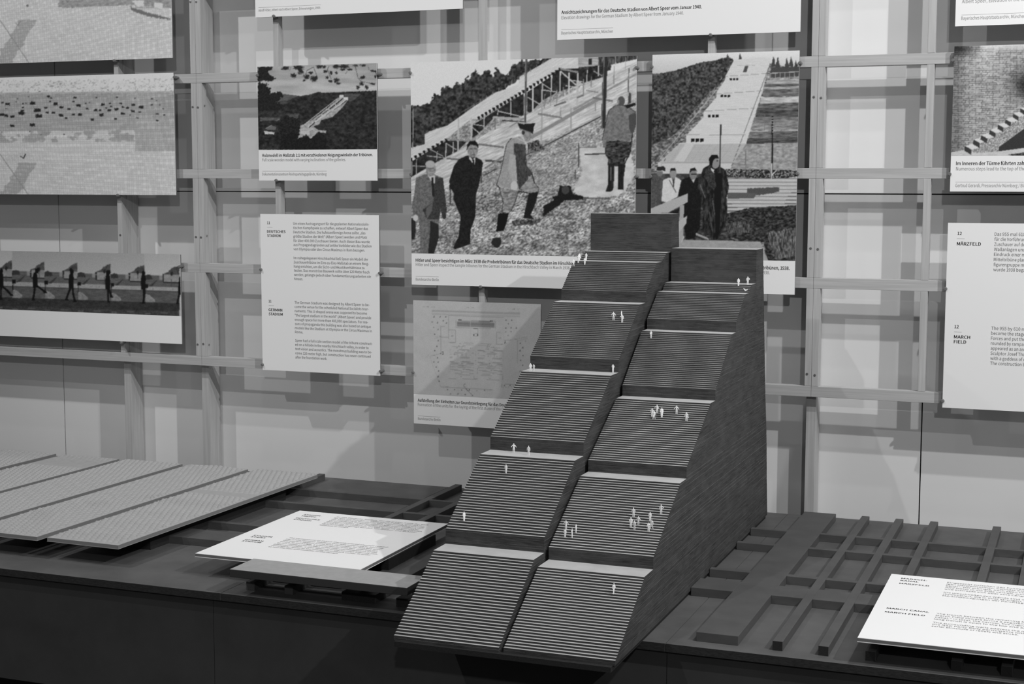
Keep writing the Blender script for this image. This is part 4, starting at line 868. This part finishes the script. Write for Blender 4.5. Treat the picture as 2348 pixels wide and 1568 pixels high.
for px, py in ((436.5, 4), (450, 4), (442, 245), (454, 246), (449.6, 543), (461, 544), (453.4, 789.5), (466.3, 788.3), (1866.5, 222), (1883, 224), (1859, 569), (1875.5, 571), (1850.7, 857), (1868.5, 860), (276, 538.6)):
    p = at(px, py, y=LY); q = link('screw', SM, lat); q.location = (float(p[0])+1.5, -.0001, float(p[2]))
for py in (242, 541, 791):
    p = at(468, py, y=LY); q = link('screw', SM, lat); q.location = (-2.462+1.5+.0001, .012, float(p[2])); q.rotation_euler = (0, 0, math.radians(90))
PM = cyl_mesh('peg', .0046, .024, M_PIN, 12, True)
for px, py in ((262, 139), (400, 177), (269.7, 447.5), (412, 611), (278, 785.5), (627.4, 37), (590, 173), (867.5, 169), (633, 413.5), (597.8, 618), (601.3, 836), (870.5, 626), (872.5, 851), (940.3, 167), (942, 400), (1459, 155), (1458, 405), (1101.5, 657.5),
               (946.5, 854), (1494.5, 153), (1492, 405), (1834.2, 144), (1827.4, 398), (1629, 80), (2185, 138.5), (2177.5, 399), (2168, 662), (2161.5, 919)):
    p = at(px, py, y=PY-.002); q = link('peg', PM, lat); q.location = (float(p[0])+1.5, 0, float(p[2]))

# ------------------------------------------------------------------ placards on the table
PT = .850
def placard(label, x0, x1, y0, y1):
    t = thing('table_placard', label, 'placard', ((x0+x1)/2, (y0+y1)/2, GZ))
    w, d = (x1-x0)/2, (y1-y0)/2; z = lambda v: v-GZ
    box('core_board', (-w, w, -d, d, z(.8433), z(.8492)), M_CORE, t)
    box('bottom_sheet', (-w-.0004, w+.0004, -d-.0004, d, z(.8420), z(.8433)), M_CARD, t)
    box('face_sheet', (-w, w, -d, d, z(.8492), z(.85)), M_CARD, t)
    return t
def hl(L, o, s, txt, x, y, xr, yr, cap, m=1, bold=False):
    a = at(o[0]+x/s, o[1]+y/s, z=PT); b = at(o[0]+xr/s, o[1]+yr/s, z=PT)
    L.line(txt, float(a[0]), float(a[1]), float(b[0]), cap, m, bold)
def putz(t, L): return L.build(t, lambda a, b: (a-t.location.x, b-t.location.y, PT-GZ+.0003))
t = placard('white text placard lying left of the stair model, behind the grey bar', -1.8018, -1.4050, 2.7700, 3.2345)
for x in (-1.63, -1.538, -1.41): box('spacer', (x-.009+1.6034, x+.009+1.6034, -.10, .15, 0, .0239), M_MDFEND, t)
L = Letters(); o, s = (420, 1060), 3.5576
for x, y, xr, tx in ((980, 428, 1126, 'STADION-'), (958, 439, 1081, 'TREPPE'), (917, 456, 1112, 'DEUTSCHES'), (895, 467, 1040, 'STADION'), (567, 598, 722, 'STADIUM'), (547, 609, 668, 'STAIRS'), (497, 632, 650, 'GERMAN'), (474, 643, 631, 'STADIUM')):
    hl(L, o, s, tx, x, y, xr, y+.08*(xr-x), .0074, 0, True)
GL = ('An das Deutsche Stadion, das die größte Arena der Welt', 'für 400.000 Zuschauer hätte werden sollen, erinnert nur', 'der 1937 gelegte Grundstein. Das Tribünenmodell mit zwei', 'verschiedenen Steigungswinkeln gibt einen Eindruck von', 'den Dimensionen des geplanten Stadions und erinnert zu-', 'gleich an die Holztribünen, die von Speer im nahegelegenen', 'Hirschbachtal angelegt wurden, um Größen- und Sichtver-', 'hältnisse zu testen.')
for i, (tx, xr) in enumerate(zip(GL, (2005, 1975, 1970, 1965, 1935, 1952, 1915, 1350))):
    y = 447+9.5*i; x = 1245-19.6*i; hl(L, o, s, tx, x, y, xr, y+.083*(xr-x), .0068, 1)
EL = ('The cornerstone of 1937 is the only placed element remind-', 'ing of the German Stadium that was supposed to become', 'the world’s largest arena with capacities for 400,000 spec-', 'tators. In exchange, a tribune model with two different rise', 'to run ratios gives an idea of the colossal dimensions of the', 'planned stadium. It also reminds of the wooden tribunes con-', 'structed by Speer in the nearby Hirschbach valley, in order', 'to test the size and visibility of the design.')
for i, (tx, xr) in enumerate(zip(EL, (1685, 1640, 1630, 1595, 1590, 1600, 1540, 1272))):
    y = 618+10.3*i; x = 858-24*i; hl(L, o, s, tx, x, y, xr, y+.088*(xr-x), .0068, 1)
putz(t, L)
t = placard('white text placard lying on the beams at the lower right corner', -.3700, .0300, 2.6690, 3.1430)
for x in (-.35, -.2022, -.1182): box('spacer', (x-.009+.17, x+.009+.17, -.15, .15, 0, .0239), M_MDFEND, t)
L = Letters(); o, s = (1848, 1100), 3.35
for x, y, xr, tx in ((732, 760, 930, 'MARSCH-'), (726, 776, 865, 'KANAL'), (716, 798, 945, 'MÄRZFELD'), (620, 989, 947, 'MARCH CANAL'), (606, 1017, 915, 'MARCH FIELD')):
    hl(L, o, s, tx, x, y, xr, y+.085*(xr-x), .0076, 0, True)
for i, tx in enumerate(('Eingesenkt zwischen den Fundam', 'igen Märzfeldtürmen, befindet sich', 'kanal“. Der schmale, nach oben hin', 'fünf Meter in die Erde vertieft, wird', 'und erstreckt sich über eine Länge')):
    hl(L, o, s, tx, 1085-4.8*i, 792+12.6*i, 1690, 840+12.6*i, .0072, 1)
for i, tx in enumerate(('Die umschließenden Wände sind m', 'rhythmisiert, die in ihrer strengen, s', 'Marschbewegungen der Parteitags')):
    hl(L, o, s, tx, 1058-5*i, 868+12.6*i, 1690, 918+12.6*i, .0072, 1)
for i, tx in enumerate(('The trench between the remaining fu', 'March Field towers forms a segment', 'Canal.“ In total, the narrow, five metre', 'long trench is open to the top and ac')):
    hl(L, o, s, tx, 1003-6.6*i, 1031+14*i, 1690, 1090+14*i, .0072, 1)
for i, (tx, xr) in enumerate((('The surrounding walls address the m', 1690), ('the Nazi Party Rally participants with', 1690), ('serial structure of reliefs and sticks.', 1632))):
    hl(L, o, s, tx, 974-5.5*i, 1099+14*i, xr, 1160+14*i, .0072, 1)
putz(t, L)

# heavy grey bar in front of the left placard
t = thing('cornerstone_bar', 'thick grey slab with dark edges lying in front of the left placard', 'slab', (-1.4455, 2.7065, GZ))
box('slab_body', (-.2017, .2017, -.048, .048, .0219, .0379), [M_BARSIDE, M_SLABTOP], t, chamfer=.0006, top=1)
for x in (-1.6295, -1.538, -1.378, -1.262): box('spacer', (x-.008+1.4455, x+.008+1.4455, .034, .047, 0, .0219), M_MDFEND, t)

# ------------------------------------------------------------------ relief tiles at the left
ANG = math.radians(-1.25); TW, TL = .1945, .889
def relief(seed, fn):
    nc = 12.5; sx = 8; sy = 14; px_ = TW/nc; nx = int(nc*sx); rp = px_*1.06; ny = int(TL/rp*14)
    X, Y = np.meshgrid(np.linspace(.001, TW-.001, nx), np.linspace(.001, TL-.001, ny))
    row = np.floor(Y/rp); u = np.mod(X/px_+.5*np.mod(row, 2), 1)-.5; v = np.mod(Y/rp, 1)
    amp, tilt = fn(X/TW, Y/TL)
    vv = np.clip(v-.16*np.abs(2*u)**2, 0, 1); prof = (1-v)**.6*np.clip(vv/.10, 0, 1)
    arc = np.clip(1-np.abs(2*u)**8, 0, 1)
    h = amp*.0042*prof*arc + tilt*.0022*prof*(.5+u)*arc
    edge = np.minimum(np.minimum(X, TW-X), np.minimum(Y, TL-Y)); h = h*np.clip((edge-.003)/.003, 0, 1)
    co = np.stack([X.ravel(), Y.ravel(), h.ravel()], 1); i = np.arange(nx*ny).reshape(ny, nx)
    q = np.stack([i[:-1, :-1], i[:-1, 1:], i[1:, 1:], i[1:, :-1]], -1).reshape(-1, 4)
    me = bpy.data.meshes.new('embossed_relief'); me.vertices.add(len(co)); me.vertices.foreach_set('co', co.ravel())
    me.loops.add(q.size); me.loops.foreach_set('vertex_index', q.ravel().astype(np.int32))
    me.polygons.add(len(q)); me.polygons.foreach_set('loop_start', np.arange(0, q.size, 4, dtype=np.int32)); me.update(calc_edges=True)
    me.materials.append(M_TILE)
    return me
def sm(a, b, x): t = np.clip((x-a)/(b-a), 0, 1); return t*t*(3-2*t)
def f5(x, y): return (.8+.5*np.sin(y*23)**2)*(1-sm(.60, .61, y)*(1-sm(.665, .675, y))), 1.6*(sm(.9, .98, y)+sm(.35, .5, y)*(1-sm(.5, .6, y)))
def f4(x, y):
    d = np.exp(-((x-.75+.5*np.sin(y*7))/.3)**2); return .7+.6*d, 2.2*d*np.sin(y*30+x*5)
def f3(x, y): return .8+0*x, .3*np.sin(y*9)
def f2(x, y): return .9-.75*sm(.8, .84, y)+.5*np.exp(-((y-.72)/.08)**2), .9*np.sin(y*14)
def f1(x, y): return 1.0+.3*np.sin(y*12), .8*np.cos(y*16)
labs = {5: 'pale relief tile nearest the text placard, with one smooth flat band', 4: 'pale relief tile second from the placard, with dark swirling bumps',
        3: 'evenly dimpled pale relief tile, third from the placard', 2: 'pale relief tile, fourth from the placard, with a bright smooth far end', 1: 'pale relief tile farthest left along the wall'}
BR = {5: (-1.9821, 3.6599), 4: (-2.2014, 3.6599), 3: (-2.4184, 3.6624), 2: (-2.6332, 3.6619), 1: (-2.8582, 3.6654)}
for k, fn in ((5, f5), (4, f4), (3, f3), (2, f2), (1, f1)):
    ux, uy = math.cos(ANG), math.sin(ANG); vx, vy = -math.sin(ANG), math.cos(ANG)
    ox = BR[k][0]-ux*TW-vx*TL; oy = BR[k][1]-uy*TW-vy*TL
    t = thing('relief_tile', labs[k], 'tile', (ox, oy, TZ), ANG, 'row of five relief tiles on the table')
    box('tile_board', (0, TW, 0, TL, .0415, .0495), [M_TILESIDE, M_TILE], t, top=1)
    box('bottom_lip', (-.0004, TW+.0004, -.0004, TL, .0405, .0415), M_TILE, t)
    r = link('embossed_relief', relief(k, fn), t, kind='stuff'); r.location = (0, 0, .0496)
    box('support_block', (.03, TW-.03, .16, TL-.12, 0, .0405), M_MDFEND, t)
